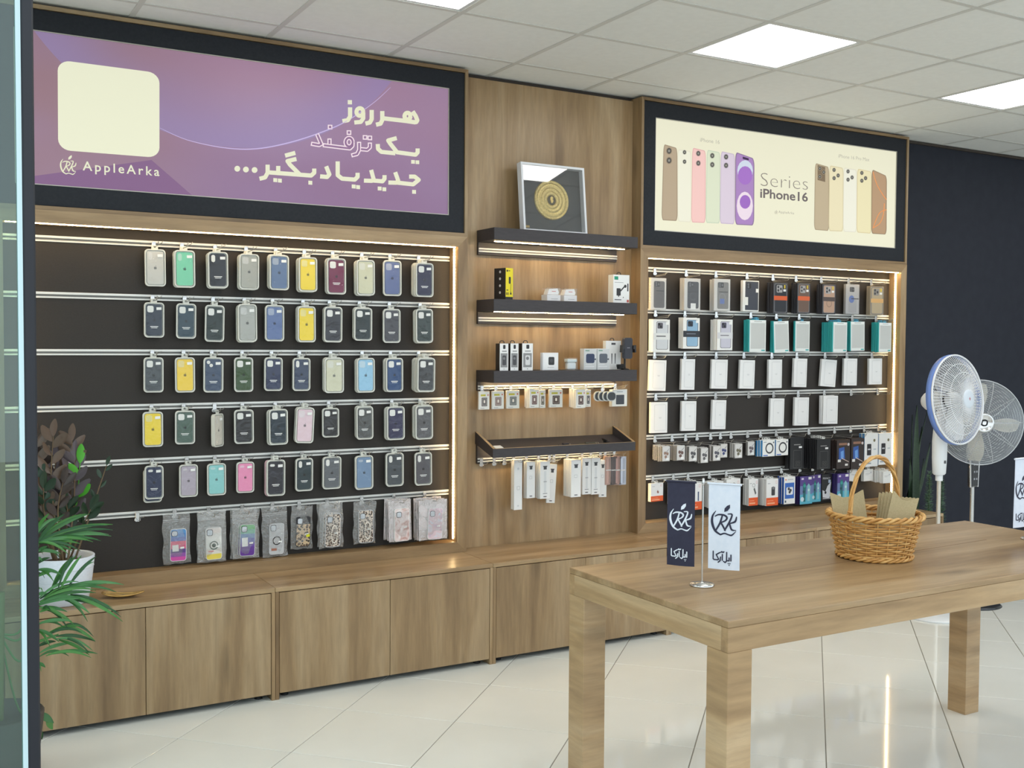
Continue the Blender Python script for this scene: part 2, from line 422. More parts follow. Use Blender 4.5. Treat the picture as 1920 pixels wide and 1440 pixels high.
b = MB(); b.box((-14, YF-14, -.12), (18, YF, -.02), noisy((172, 170, 164), (186, 184, 179), 3, .8, name='pavement')); b.build('pavement', kind='structure', label='unseen grey pavement added outside the shop front', world=True)  # unseen paving, added outside for the daylight it sends into the shop
b = MB(); b.box((X0, YM+.02, H-.02), (X1, YW, H-.004), mat((60, 52, 46), .7, name='painted_shade')); b.build('shade_strip_1', kind='structure', label='thin dark strip painted as shade under the ceiling edge', world=True)  # dark colour stands in for shade where the wall meets the ceiling
b = MB(); b.box((-14, YF, -.12), (X0-.1, 4, -.02), noisy((172, 170, 164), (186, 184, 179), 3, .8, name='pavement')); b.build('side_pavement', kind='structure', label='unseen grey pavement along the added side window', world=True)  # added out of view along with the side window
# wood panel between the two displays
b = MB(); b.box((.0, YM, .5), (1.115, YW, 3.0), oak('z')); b.build('wall_middle', kind='structure', label='oak wall panel with upright grain between the two displays', world=True)

# ------------------------------------------------------------------ counter cabinets
HC = .505; YC = -.335
xs = [-2.24, -1.13, -.0225, 1.085, 2.2, 3.355]
cabn = ['under the potted plant', 'next to the potted plant cabinet', 'under the oak shelf panel', 'half hidden behind the table', 'at the end by the fans']
for k in range(5):
    a, c = xs[k], xs[k+1]
    t = thing('base_cabinet', ((a+c)/2, (YC+YM)/2, 0), 'low oak two-door counter cabinet '+cabn[k], 'cabinet', 'counter cabinets')
    b = MB(); b.box((a+.0006, YC+.001, HC-.02), (c-.0006, YM-.003, HC), oak('x'), .0015); b.build('top', t, world=True)
    for s0, s1 in ((a+.0006, a+.0175), (c-.0175, c-.0006)):
        b = MB(); b.box((s0, YC, 0), (s1, YM-.003, HC-.02), oak('z'), .0012); b.build('side_panel', t, world=True)
    b = MB(); b.box((a+.0175, YC+.03, .05), (c-.0175, YM-.004, HC-.0205), DARKGAP); b.build('carcass', t, world=True)
    mid = (a+c)/2
    for s0, s1 in ((a+.0195, mid-.0012), (mid+.0012, c-.0195)):
        b = MB(); b.box((s0, YC+.002, .028), (s1, YC+.02, HC-.0235), oak('z', .95), .001); b.build('door', t, world=True)
    for fx in (a+.06, c-.06):
        b = MB(); b.lathe([(0, 0), (.018, 0), (.018, .008), (.01, .012), (.01, .05)], BLACK, 10, (fx, YC+.06, 0)); b.build('foot', t, world=True)

# ------------------------------------------------------------------ display frames with slat boards
ZR = [2.041, 1.797, 1.548, 1.300, 1.052, .812]
def display(name, xa, xb, label):
    t = thing(name, ((xa+xb)/2, 0, HC), label, 'wall display')
    fwid = .055; zt = 2.153; zb = HC+.0005
    # mitred frame boards, 0.1 deep reveal
    P = [(xa, zb), (xb, zb), (xb, zt), (xa, zt)]; Q = [(xa+fwid, zb+fwid), (xb-fwid, zb+fwid), (xb-fwid, zt-fwid), (xa+fwid, zt-fwid)]
    g = .0005
    for k, kind in enumerate(('x', 'z', 'x', 'z')):
        j = (k+1) % 4; b = MB(); b.prism([P[k], Q[k], Q[j], P[j]], 0, YW-.002, oak(kind)); b.build('frame_board', t, world=True)
    ed = [zt-fwid]+ZR+[zb+fwid]
    for k in range(7):
        z1 = ed[k]-(.0135 if k else 0); z0 = ed[k+1]+(.0135 if k < 6 else 0)
        b = MB(); b.box((xa+fwid, YB, z0), (xb-fwid, YW-.002, z1), SLATBOARD, .001); b.build('slat_board', t, world=True)
    for z in ZR:
        b = MB(); xa2, xb2 = xa+fwid+.002, xb-fwid-.002
        b.box((xa2, YB-.006, z+.003), (xb2, YB+.01, z+.0135), ALU, .001); b.box((xa2, YB-.006, z-.0135), (xb2, YB+.01, z-.006), ALU, .001)
        b.box((xa2, YB+.002, z-.006), (xb2, YB+.02, z+.003), mat((120, 120, 118), .5, .5, name='rail_groove')); b.build('rail', t, world=True)
    b = MB(); b.box((xa+fwid+.01, .012, zt-fwid-.0035), (xb-fwid-.01, .022, zt-fwid-.0005), led_mat(0)); b.build('led_strip', t, world=True, label='warm white lit LED strip')
    for x, s in ((xb-fwid, -1), (xa+fwid, 1)):
        b = MB(); l, h = sorted((x+s*.0005, x+s*(.0035 if s < 0 else .0013))); b.box((l, .040, zb+fwid+.01), (h, .050, zt-fwid-.004), led_mat(2)); b.build('led_strip', t, world=True, label='warm white lit LED strip')
    return t
display('slat_wall_display', -2.24, 0, 'oak framed dark slat wall of phone cases under the purple sign')
display('slat_wall_display', 1.115, 3.355, 'oak framed dark slat wall of accessories under the cream sign')

# ------------------------------------------------------------------ light box signs
ZS0, ZS1 = 2.1535, 3.012
def sign(name, xa, xb, label, face_mat):
    t = thing(name, ((xa+xb)/2, 0, ZS0), label, 'sign')
    o4 = [(xa, ZS0), (xa, ZS1), (xb, ZS1), (xb, ZS0)]
    ins = lambda d: [(xa+d, ZS0+d), (xa+d, ZS1-d), (xb-d, ZS1-d), (xb-d, ZS0+d)]
    def fr(nm, d0, d1, y0, y1, mt):
        A, B = ins(d0), ins(d1)
        for k in range(4):
            j = (k+1) % 4; b = MB(); b.prism([A[k], A[j], B[j], B[k]], y0, y1, mt[k % 2]); b.build(nm, t, world=True)
    fr('trim_board', 0, .017, .002, YW-.002, (oak('z', .93), oak('x', .93)))
    fr('bezel', .0195, .105, .010, .03, (BLACKBOARD, BLACKBOARD))
    b = MB(); b.box((xa+.017, .03, ZS0+.017), (xb-.017, YW-.004, ZS1-.017), BLACK); b.build('housing', t, world=True)
    A, B = ins(.105), ins(.109); b = MB(); b.ring(A, B, .012, .029, mat((190, 186, 176), .4, .3, name='sign_edge')); b.build('edge_strip', t, world=True)
    b = MB(); b.box((xa+.106, .0175, ZS0+.106), (xb-.106, .029, ZS1-.106), face_mat); b.build('printed_face', t, world=True)
    return t
def purple_face():
    mm = bpy.data.materials.new('purple_backlit_print'); mm.use_nodes = True; nt, N, L, b = nodes_of(mm)
    geo = N.new('ShaderNodeNewGeometry'); sp = N.new('ShaderNodeSeparateXYZ'); L.new(geo.outputs['Position'], sp.inputs[0])
    def mr(sock, a, c, lo=0, hi=1):
        q = N.new('ShaderNodeMapRange'); q.interpolation_type = 'SMOOTHSTEP'; q.inputs[1].default_value = a; q.inputs[2].default_value = c; q.inputs[3].default_value = lo; q.inputs[4].default_value = hi; L.new(sock, q.inputs[0]); return q.outputs[0]
    def mix(f, a, c):
        q = N.new('ShaderNodeMix'); q.data_type = 'RGBA'; L.new(f, q.inputs[0])
        for i, v in ((6, a), (7, c)):
            if isinstance(v, tuple): q.inputs[i].default_value = (*lin(v), 1)
            else: L.new(v, q.inputs[i])
        return q.outputs[2]
    base = mix(mr(sp.outputs[2], 2.25, 2.9), (128, 92, 132), (160, 122, 148))
    base = mix(mr(sp.outputs[0], -1.9, -1.1), (148, 112, 118), base)
    nz = N.new('ShaderNodeTexNoise'); nz.inputs['Scale'].default_value = 2.4; nz.inputs['Detail'].default_value = 1
    mp = N.new('ShaderNodeMapping'); mp.inputs['Scale'].default_value = (.5, 1, 1.2); L.new(geo.outputs['Position'], mp.inputs[0]); L.new(mp.outputs[0], nz.inputs['Vector'])
    base = mix(mr(nz.outputs['Fac'], .35, .75, 0, .3), base, (150, 130, 172))
    # violet disc of the printed design around its arc
    cx, cz = -1.239, 3.520
    vx = N.new('ShaderNodeMath'); vx.operation = 'SUBTRACT'; L.new(sp.outputs[0], vx.inputs[0]); vx.inputs[1].default_value = cx
    vz = N.new('ShaderNodeMath'); vz.operation = 'SUBTRACT'; L.new(sp.outputs[2], vz.inputs[0]); vz.inputs[1].default_value = cz
    pw = lambda s: (lambda q: (setattr(q, 'operation', 'MULTIPLY'), L.new(s, q.inputs[0]), L.new(s, q.inputs[1]))and q)(N.new('ShaderNodeMath'))
    ad = N.new('ShaderNodeMath'); L.new(pw(vx.outputs[0]).outputs[0], ad.inputs[0]); L.new(pw(vz.outputs[0]).outputs[0], ad.inputs[1])
    sq = N.new('ShaderNodeMath'); sq.operation = 'SQRT'; L.new(ad.outputs[0], sq.inputs[0])
    ins = N.new('ShaderNodeMath'); ins.operation = 'LESS_THAN'; L.new(sq.outputs[0], ins.inputs[0]); ins.inputs[1].default_value = 1.023
    fade = mr(sq.outputs[0], 0.693, 1.023, 0, .62)
    mu = N.new('ShaderNodeMath'); mu.operation = 'MULTIPLY'; L.new(ins.outputs[0], mu.inputs[0]); L.new(fade, mu.inputs[1])
    base = mix(mu.outputs[0], base, (142, 130, 186))
    L.new(base, b.inputs['Emission Color']); b.inputs['Emission Strength'].default_value = .72
    b.inputs['Base Color'].default_value = (.12, .08, .12, 1); b.inputs['Roughness'].default_value = .4
    return mm
YS = .0172
def spot(px, py, k=0): return at(px, py, YS-.0004*k)
s1 = sign('light_box_sign', -2.24, 0, 'wide purple light box sign with white Persian lettering above phone cases', purple_face())
CREAMP = lit((226, 226, 200)); PINKW = lit((236, 218, 226)); PURP = lit((148, 116, 150))
def zmap(ox, oy, sc): return lambda p: (ox+p[0]*sc, oy+p[1]*sc)
A8 = zmap(640, 170, .138889); A2 = zmap(400, 0, .30562)
def sgn(mapf, k): return lambda p: spot(*mapf(p), k)-s1.location
def ell(cx, cy, rx, ry, n=16): return [(cx+rx*math.cos(2*math.pi*i/n), cy+ry*math.sin(2*math.pi*i/n)) for i in range(n)]
def word(name, strokes, dots, mapf, wd, mt, k=1, hollow=None):
    b = MB(); T = sgn(mapf, k)
    for s in strokes:
        closed = s[0] == 'c'; stroke(b, s[1:] if closed else s, wd, T, mt, rounded=False, closed=closed)
    for (x, y, d) in dots: b.face([T((x-d/2, y-d/2)), T((x+d/2, y-d/2+2)), T((x+d/2, y+d/2+2)), T((x-d/2, y+d/2))], mt)
    b.build(name, s1)
    if hollow:
        b = MB(); T = sgn(mapf, k+1)
        for s in strokes:
            closed = s[0] == 'c'; q = list(s[1:] if closed else s)
            if not closed:      # keep the cream outline round stroke ends
                for e, n in ((0, 1), (-1, -2)):
                    d = (Vector(q[n])-Vector(q[e])).normalized(); q[e] = tuple(Vector(q[e])+d*hollow*.5)
            stroke(b, q, wd-hollow, T, PURP, rounded=False, closed=closed)
        for (x, y, d) in dots:
            d -= hollow; b.face([T((x-d/2, y-d/2)), T((x+d/2, y-d/2)), T((x+d/2, y+d/2)), T((x-d/2, y+d/2))], PURP)
        b.build(name+'_inlay', s1)
word('lettering', [[(1000, 428), (880, 410), (553, 372)], ['c']+ell(893, 345, 40, 46), [(962, 280), (1005, 345), (1026, 400), (1012, 424), (985, 426)], [(553, 275), (553, 395), (530, 445), (468, 460)]], [], A8, 58, CREAMP)
word('lettering', [[(410, 260), (410, 385), (385, 430), (325, 445)]], [], A8, 58, CREAMP)
word('lettering', [['c']+ell(250, 288, 46, 52), [(296, 288), (296, 375), (262, 422), (175, 430)]], [], A8, 56, CREAMP)
word('lettering', [[(118, 225), (118, 350), (88, 398), (15, 412)]], [(115, 155, 58)], A8, 58, CREAMP)
word('lettering', [[(1030, 780), (1030, 835), (1002, 865), (740, 830)], [(492, 720), (495, 785), (540, 826), (730, 846)], [(748, 640), (632, 672), (660, 715), (755, 835)]], [(968, 960, 50), (1027, 965, 50)], A8, 56, CREAMP)
word('outlined_lettering', [[(385, 700), (385, 765), (350, 798), (250, 788)], [(240, 690), (240, 800), (212, 855), (135, 875)]], [(320, 630, 62), (385, 637, 62)], A8, 56, PINKW, 1, 30)
word('outlined_lettering', [['c']+ell(105, 695, 48, 58), [(153, 695), (150, 745), (115, 780), (-10, 765), (-250, 735)], [(-160, 645), (-160, 735)], [(-330, 580), (-270, 720), (-300, 735), (-410, 715)]], [(103, 565, 62), (-152, 490, 62)], A8, 56, PINKW, 1, 30)
word('lettering', [[(915, 1160), (990, 1160), (1045, 1205), (970, 1265), (740, 1240)], [(727, 1100), (768, 1215), (742, 1243), (635, 1240)]], [(982, 1365, 52)], A8, 56, CREAMP)
word('lettering', [[(583, 1140), (583, 1190), (556, 1224), (430, 1213)], [(402, 1070), (436, 1195), (412, 1218), (305, 1214)]], [(517, 1320, 52), (580, 1330, 52)], A8, 56, CREAMP)
word('lettering', [[(885, 1060), (885, 1085), (868, 1102), (790, 1096), (763, 1075), (763, 990)]], [(861, 1143, 24), (888, 1147, 24)], A2, 26, CREAMP)
word('lettering', [[(692, 1020), (712, 1070), (698, 1086), (655, 1082)]], [], A2, 26, CREAMP)
word('lettering', [[(619, 1034), (619, 1060), (600, 1077), (400, 1062), (345, 1058)], [(510, 975), (455, 988), (470, 1010), (530, 1070)], [(440, 955), (503, 938)], [(398, 1018), (398, 1058)], [(333, 1010), (333, 1060), (318, 1088), (283, 1097)]], [(595, 1120, 24), (380, 1104, 24), (408, 1107, 24)], A2, 26, CREAMP)
b = MB()
for x, y in ((147, 1035), (200, 1040), (253, 1043)): b.face([sgn(A2, 1)(p) for p in ell(x, y, 18, 18)], CREAMP)
b.build('lettering', s1)
# blank cream square, the emblem and the name below it
b = MB(); c4 = [spot(*p, 1) for p in ((108, 112), (299, 137), (299, 296), (109, 281))]
rp = rrect(2, 2, .24, 6)
def bil(u, v): a = c4[0].lerp(c4[1], (u+1)/2); d = c4[3].lerp(c4[2], (u+1)/2); return a.lerp(d, (1-v)/2)
b.face([bil(x, z)-s1.location for x, z in rp], lit((232, 232, 206))); b.build('blank_square', s1)
LOGO = [([(-.27, .27), (-.37, .1), (-.38, -.12), (-.28, -.36), (-.11, -.47)], [.02, .06, .08, .07, .05]),
        ([(-.11, -.47), (.02, -.42), (.14, -.45), (.25, -.46), (.38, -.33)], [.05, .045, .045, .05, .015]),
        ([(-.29, .1), (-.18, .16), (0, .155), (.09, .08), (.03, -.02), (-.12, -.09)], [.03, .05, .06, .06, .05, .04]),
        ([(-.06, .14), (-.13, -.1), (-.26, -.34)], [.05, .06, .05]), ([(-.1, -.09), (-.02, -.22), (.04, -.33)], [.05, .06, .04]),
        ([(.12, .2), (.25, .19), (.17, -.05), (.02, -.32)], [.03, .05, .06, .05]), ([(.39, .12), (.35, -.02), (.2, -.09)], [.04, .06, .04]),
        ([(.17, -.07), (.24, -.28), (.38, -.3)], [.05, .06, .02])]
LEAF = [(0, .27), (.01, .37), (.09, .46), (.18, .5), (.18, .4), (.11, .3), (.01, .26)]
def logo(mb, mt, to3):
    for pts, ws in LOGO:
        q = smoothline([(x, y, w_) for (x, y), w_ in zip(pts, ws)], 5); stroke(mb, [(p.x, p.y) for p in q], [max(.006, p.z) for p in q], to3, mt)
    mb.face([to3(p) for p in LEAF], mt)
b = MB(); logo(b, CREAMP, lambda p: spot(128+p[0]*37, 309-p[1]*37+p[0]*3, 1)-s1.location); b.build('emblem', s1)
text_mesh('AppleArka', CREAMP, 'lettering', s1, spot(155, 319, 1), spot(299, 330, 1), .012, spacing=1.35)
# thin pale arc and a diagonal edge of the printed design
b = MB(); arc = smoothline([(300, 240, 0), (350, 262, 0), (420, 277, 0), (480, 279, 0), (540, 268, 0), (600, 249, 0), (650, 227, 0), (700, 193, 0), (732, 164, 0)], 6)
stroke(b, [(p.x, p.y) for p in arc], [.6+1.6*math.sin(math.pi*min(1, max(0, i/(len(arc)-1)))) for i in range(len(arc))], sgn(lambda p: p, 1), lit((196, 180, 220)))
b.build('printed_arc', s1)
b = MB(); b.face([sgn(lambda p: p, .5)(p) for p in ((284, 300), (360, 366), (63, 352), (63, 330))], lit((134, 103, 138))); b.build('printed_corner', s1)

s2 = sign('light_box_sign', 1.115, 3.355, 'cream light box sign with two rows of phones above accessories', lit((233, 230, 205)))
A4 = zmap(1180, 140, .28125)
def decal(name, poly, color, k, mapf=A4, sg=s2):
    b = MB(); b.face([spot(*mapf(p), k)-sg.location for p in poly], lit(color)); return b.build(name, sg)
def phone(p4, color, edge, k, cams, cr=17, bump=None):
    soft = lambda c: tuple(int(v*.74+w*.26) for v, w in zip(c, (226, 222, 200)))
    color = soft(color); edge = soft(edge)
    a, b2, c, d = [Vector(p) for p in p4]
    def q(u, v): return tuple((a.lerp(b2, u)).lerp(d.lerp(c, u), v))
    def rp(i, rad): return [q((x+1)/2*(1-2*i)+i, (1-z)/2*(1-.5*i)+.25*i) for x, z in rrect(2, 2, rad, 4)]
    decal('printed_phone', rp(0, .22), edge, k); decal('printed_phone', rp(.05, .2), color, k+1)
    if bump: decal('printed_camera_plate', bump, (128, 112, 92), k+2)
    for (x, y) in cams:
        decal('printed_lens', ell(x, y, cr, cr*1.2), tuple(int(v*.86) for v in color), k+2.5); decal('printed_lens', ell(x, y, cr*.75, cr*.95), (86, 84, 80), k+3); decal('printed_lens', ell(x, y, cr*.35, cr*.45), (150, 148, 140), k+4)
phone([(228, 462), (320, 490), (322, 976), (214, 970)], (166, 143, 118), (140, 118, 96), 1, [(265, 508), (265, 572)], 20)
phone([(322, 496), (414, 510), (414, 986), (322, 978)], (238, 236, 218), (226, 222, 200), 1, [(368, 517), (368, 580)], 14)
phone([(420, 486), (510, 508), (508, 988), (412, 985)], (244, 190, 190), (226, 160, 166), 2, [(460, 525), (460, 590)])
phone([(517, 500), (606, 518), (605, 992), (508, 988)], (214, 224, 198), (190, 206, 182), 3, [(553, 540), (553, 600)])
phone([(610, 510), (704, 530), (702, 998), (603, 992)], (212, 196, 222), (190, 170, 206), 4, [(645, 548), (645, 605)])
phone([(706, 514), (834, 560), (832, 1006), (704, 1000)], (150, 104, 186), (112, 82, 138), 5, [])
decal('printed_screen', ell(772, 640, 52, 70), (206, 214, 230), 7); decal('printed_screen', ell(772, 672, 48, 62), (164, 116, 196), 8)
decal('printed_screen', ell(770, 875, 54, 95), (232, 216, 228), 7); decal('printed_screen', ell(772, 848, 36, 46), (158, 110, 192), 8); decal('printed_screen', [(756, 546), (796, 558), (796, 572), (756, 562)], (70, 52, 84), 8)
phone([(1238, 588), (1332, 616), (1332, 1042), (1231, 1034)], (176, 156, 126), (150, 130, 102), 1, [(1270, 625), (1270, 680), (1296, 650)], 13, [(1255, 602), (1306, 616), (1306, 716), (1255, 702)])
phone([(1334, 604), (1428, 622), (1426, 1046), (1328, 1042)], (232, 220, 180), (210, 196, 152), 2, [(1365, 635), (1365, 690), (1392, 672)], 13)
phone([(1428, 618), (1518, 634), (1516, 1052), (1424, 1046)], (238, 236, 222), (222, 218, 200), 3, [(1458, 645), (1458, 700), (1485, 685)], 13)
phone([(1519, 626), (1616, 646), (1614, 1060), (1514, 1052)], (234, 222, 176), (214, 198, 148), 4, [(1550, 655), (1550, 707), (1575, 690)], 13)
phone([(1616, 630), (1717, 676), (1715, 1066), (1612, 1060)], (164, 126, 92), (124, 98, 74), 5, [])
for pts in ([(1625, 650), (1650, 730), (1690, 800), (1714, 832)], [(1714, 900), (1670, 920), (1640, 980), (1625, 1022)], [(1700, 860), (1694, 930), (1670, 990), (1625, 1022)]):
    b = MB(); ln = smoothline([(x, y, 0) for x, y in pts], 5); stroke(b, [(p.x, p.y) for p in ln], 5, lambda p: spot(*A4(p), 8)-s2.location, lit((232, 156, 96))); b.build('printed_screen', s2)
GREYT = lit((186, 182, 166)); DARKT = lit((112, 104, 104))
def stext(body, xl, yl, xr, yr, mt, th=0, sp=1, vs=.85): text_mesh(body, mt, 'lettering', s2, spot(*A4((xl, yl)), 2), spot(*A4((xr, yr)), 2), th, spacing=sp, vs=vs)
stext('iPhone 16', 472, 446, 602, 462, GREYT); stext('iPhone 16 Pro Max', 1394, 552, 1600, 578, GREYT)
stext('Series', 876, 742, 1190, 770, lit((140, 132, 124)), -.022, 1, .70); stext('iPhone16', 872, 818, 1190, 846, DARKT, .02, 1, .72); stext('AppleArka', 995, 922, 1098, 931, lit((170, 164, 150)), 0, 1.2)
b = MB(); logo(b, lit((170, 164, 150)), lambda p: spot(*A4((979+p[0]*24, 916-p[1]*26)), 2)-s2.location); b.build('emblem', s2)

# ------------------------------------------------------------------ hooks
def hook_meshes():
    b = MB(); b.box((-.009, -.003, -.034), (.009, .003, .008), CHROME, .001); b.box((-.009, -.006, .004), (.009, .003, .010), CHROME, .001)
    b.box((-.013, -.0045, -.030), (.013, -.003, -.018), CHROME, .0005); br = b
    return br
HB = None
def hook(x, zr, L, lab, grp, dz=-.022, y=YB-.007, dx=.0):
    """chrome hook clipped to a rail; the prong runs L metres forward"""
    global HB
    t = thing('display_hook', (x, y, zr), lab, 'hook', grp)
    if HB is None: HB = hook_meshes().build('bracket', t)
    else: inst(HB.data, 'bracket', t)
    b = MB(); b.tube([(0, -.003, dz), (0, -L*.6, dz+.001), (0, -L, dz+.003), (0, -L-.006, dz+.009), (0, -L-.010, dz+.020)], .0019, STEEL, 6)
    b.tube([(.009, -.003, dz+.006), (.012, -L*.5, dz+.010), (.018, -L*.92, dz+.014), (.022, -L*.98, dz+.022)], .0013, STEEL, 6); b.build('prong', t)
    return t

# ------------------------------------------------------------------ boxed silicone phone cases
PMESH = {}
def pm(key, fn):
    if key not in PMESH: PMESH[key] = fn
    return PMESH[key]
CW, CH_, CT_ = .096, .170, .019
def pack_proto():
    d = {}
    b = MB(); out = rrect(CW, CH_, .017, 5); inn = rrect(CW-.012, CH_-.012, .013, 5)
    b.ring(out, inn, -CT_, -CT_*.55, RIM); b.prism(rrect(CW-.004, CH_-.004, .016, 5), -CT_*.55, -.001, RIM, True); b.prism(rrect(CW-.013, CH_-.013, .013, 5), -CT_*.62, -CT_*.5, RIM); d['tray'] = b
    b = MB(); b.prism(rrect(CW-.020, CH_-.018, .012, 5), -CT_*.88, -CT_*.60, BLACK, True); d['phone_case'] = b
    cx, cz = -CW/2+.030, CH_/2-.032
    b = MB(); b.prism(rrect(.030, .032, .008, 4, cx, cz), -CT_*.91, -CT_*.85, OFFWHITE); d['cam_square'] = b
    b = MB(); b.prism(rrect(.018, .034, .0085, 4, cx-.004, cz), -CT_*.91, -CT_*.85, OFFWHITE); d['cam_pill'] = b
    b = MB(); b.prism(circ(cx-.006, cz+.008, .0085), -CT_*.91, -CT_*.85, OFFWHITE); b.prism(circ(cx+.007, cz-.007, .0085), -CT_*.91, -CT_*.85, OFFWHITE); d['cam_dual'] = b
    b = MB(); b.prism(rrect(.024, .012, .0058, 4, cx, cz+.006), -CT_*.91, -CT_*.85, OFFWHITE); d['cam_bar'] = b
    b = MB(); b.prism(rrect(.013, .040, .006, 4, cx, cz), -CT_*.91, -CT_*.85, OFFWHITE); d['cam_tall'] = b
    b = MB(); b.prism([(.010, CH_/2-.036), (.010, CH_/2-.023), (.034, CH_/2-.022), (.034, CH_/2-.035)], -CT_*1.03, -CT_*1.0, STICKER); d['price_sticker'] = b
    b = MB(); b.face([(-.019, -CT_*.895, -.030), (.019, -CT_*.895, -.030), (.019, -CT_*.895, -.0335), (-.019, -CT_*.895, -.0335)][::-1], STICKER); b.face([(-.015, -CT_*.895, -.037), (.015, -CT_*.895, -.037), (.015, -CT_*.895, -.0395), (-.015, -CT_*.895, -.0395)][::-1], STICKER); d['print'] = b
    b = MB(); b.face([(x, -CT_*.9, z) for x, z in [(0, .0035), (.003, .005), (.006, .003), (.0055, .0005), (.0068, -.003), (.004, -.0075), (0, -.0065), (-.004, -.0075), (-.0068, -.003), (-.006, .003), (-.003, .005)]], BLACK)
    b.face([(x, -CT_*.9, z) for x, z in [(0, .0062), (.001, .009), (.004, .0105), (.0035, .008), (.0015, .0062)]], BLACK); d['emblem'] = b
    b = MB(); b.prism(rrect(CW-.010, CH_-.010, .014, 4), -CT_*1.0, -CT_*.99, COVER, back=False); d['clear_cover'] = b
    b = MB(); b.ring(rrect(.030, .022, .006, 3, 0, CH_/2+.008), rrect(.012, .008, .003, 3, 0, CH_/2+.011), -CT_*.6, -CT_*.45, RIM); d['hang_tab'] = b
    return d
PP = pack_proto(); PD = {}
def pack(x, y, z, W, Hh, color, cam, lab, grp, full=True, rz=0, ry=0, light=False, tint=None):
    t = thing('phone_case_pack', (x, y, z), lab, 'phone case', grp)
    t.rotation_euler = (0, ry, rz); t.scale = (W/CW, 1, Hh/CH_)
    cm = mat(color, .55, name='silicone_colour')
    dark = sum(color) < 330
    parts = ['tray', 'phone_case', 'hang_tab']
    if full:
        parts += ['cam_'+cam, 'price_sticker', 'emblem', 'clear_cover']
        if dark: parts.append('print')
    for p in parts:
        nm = 'camera_opening' if p.startswith('cam_') else p
        mts = None
        if p == 'phone_case': mts = [cm]
        if p == 'emblem': mts = [mat(tuple(int(v*.55) if not dark else int(v*.45+0) for v in color), .4)]
        if p == 'tray' and tint: mts = [mat(tint, .3)]
        if p.startswith('cam_') and not dark: mts = [mat(tuple(int(v*.5+110) for v in color), .4)]
        if p not in PD:
            o = PP[p].build(nm, t); PD[p] = o.data
            if mts: o.material_slots[0].link = 'OBJECT'; o.material_slots[0].material = mts[0]
        else: inst(PD[p], nm, t, mats=mts)
    return t
def rear(q, n): return '' if q == n-1 else 'rear ' if n == 2 else ORD[n-q]+'-from-front '
def num(k, nn, panel='shelf panel'): return '%s hook from %s' % (ORD[k], panel)
YEL = (240, 212, 62)
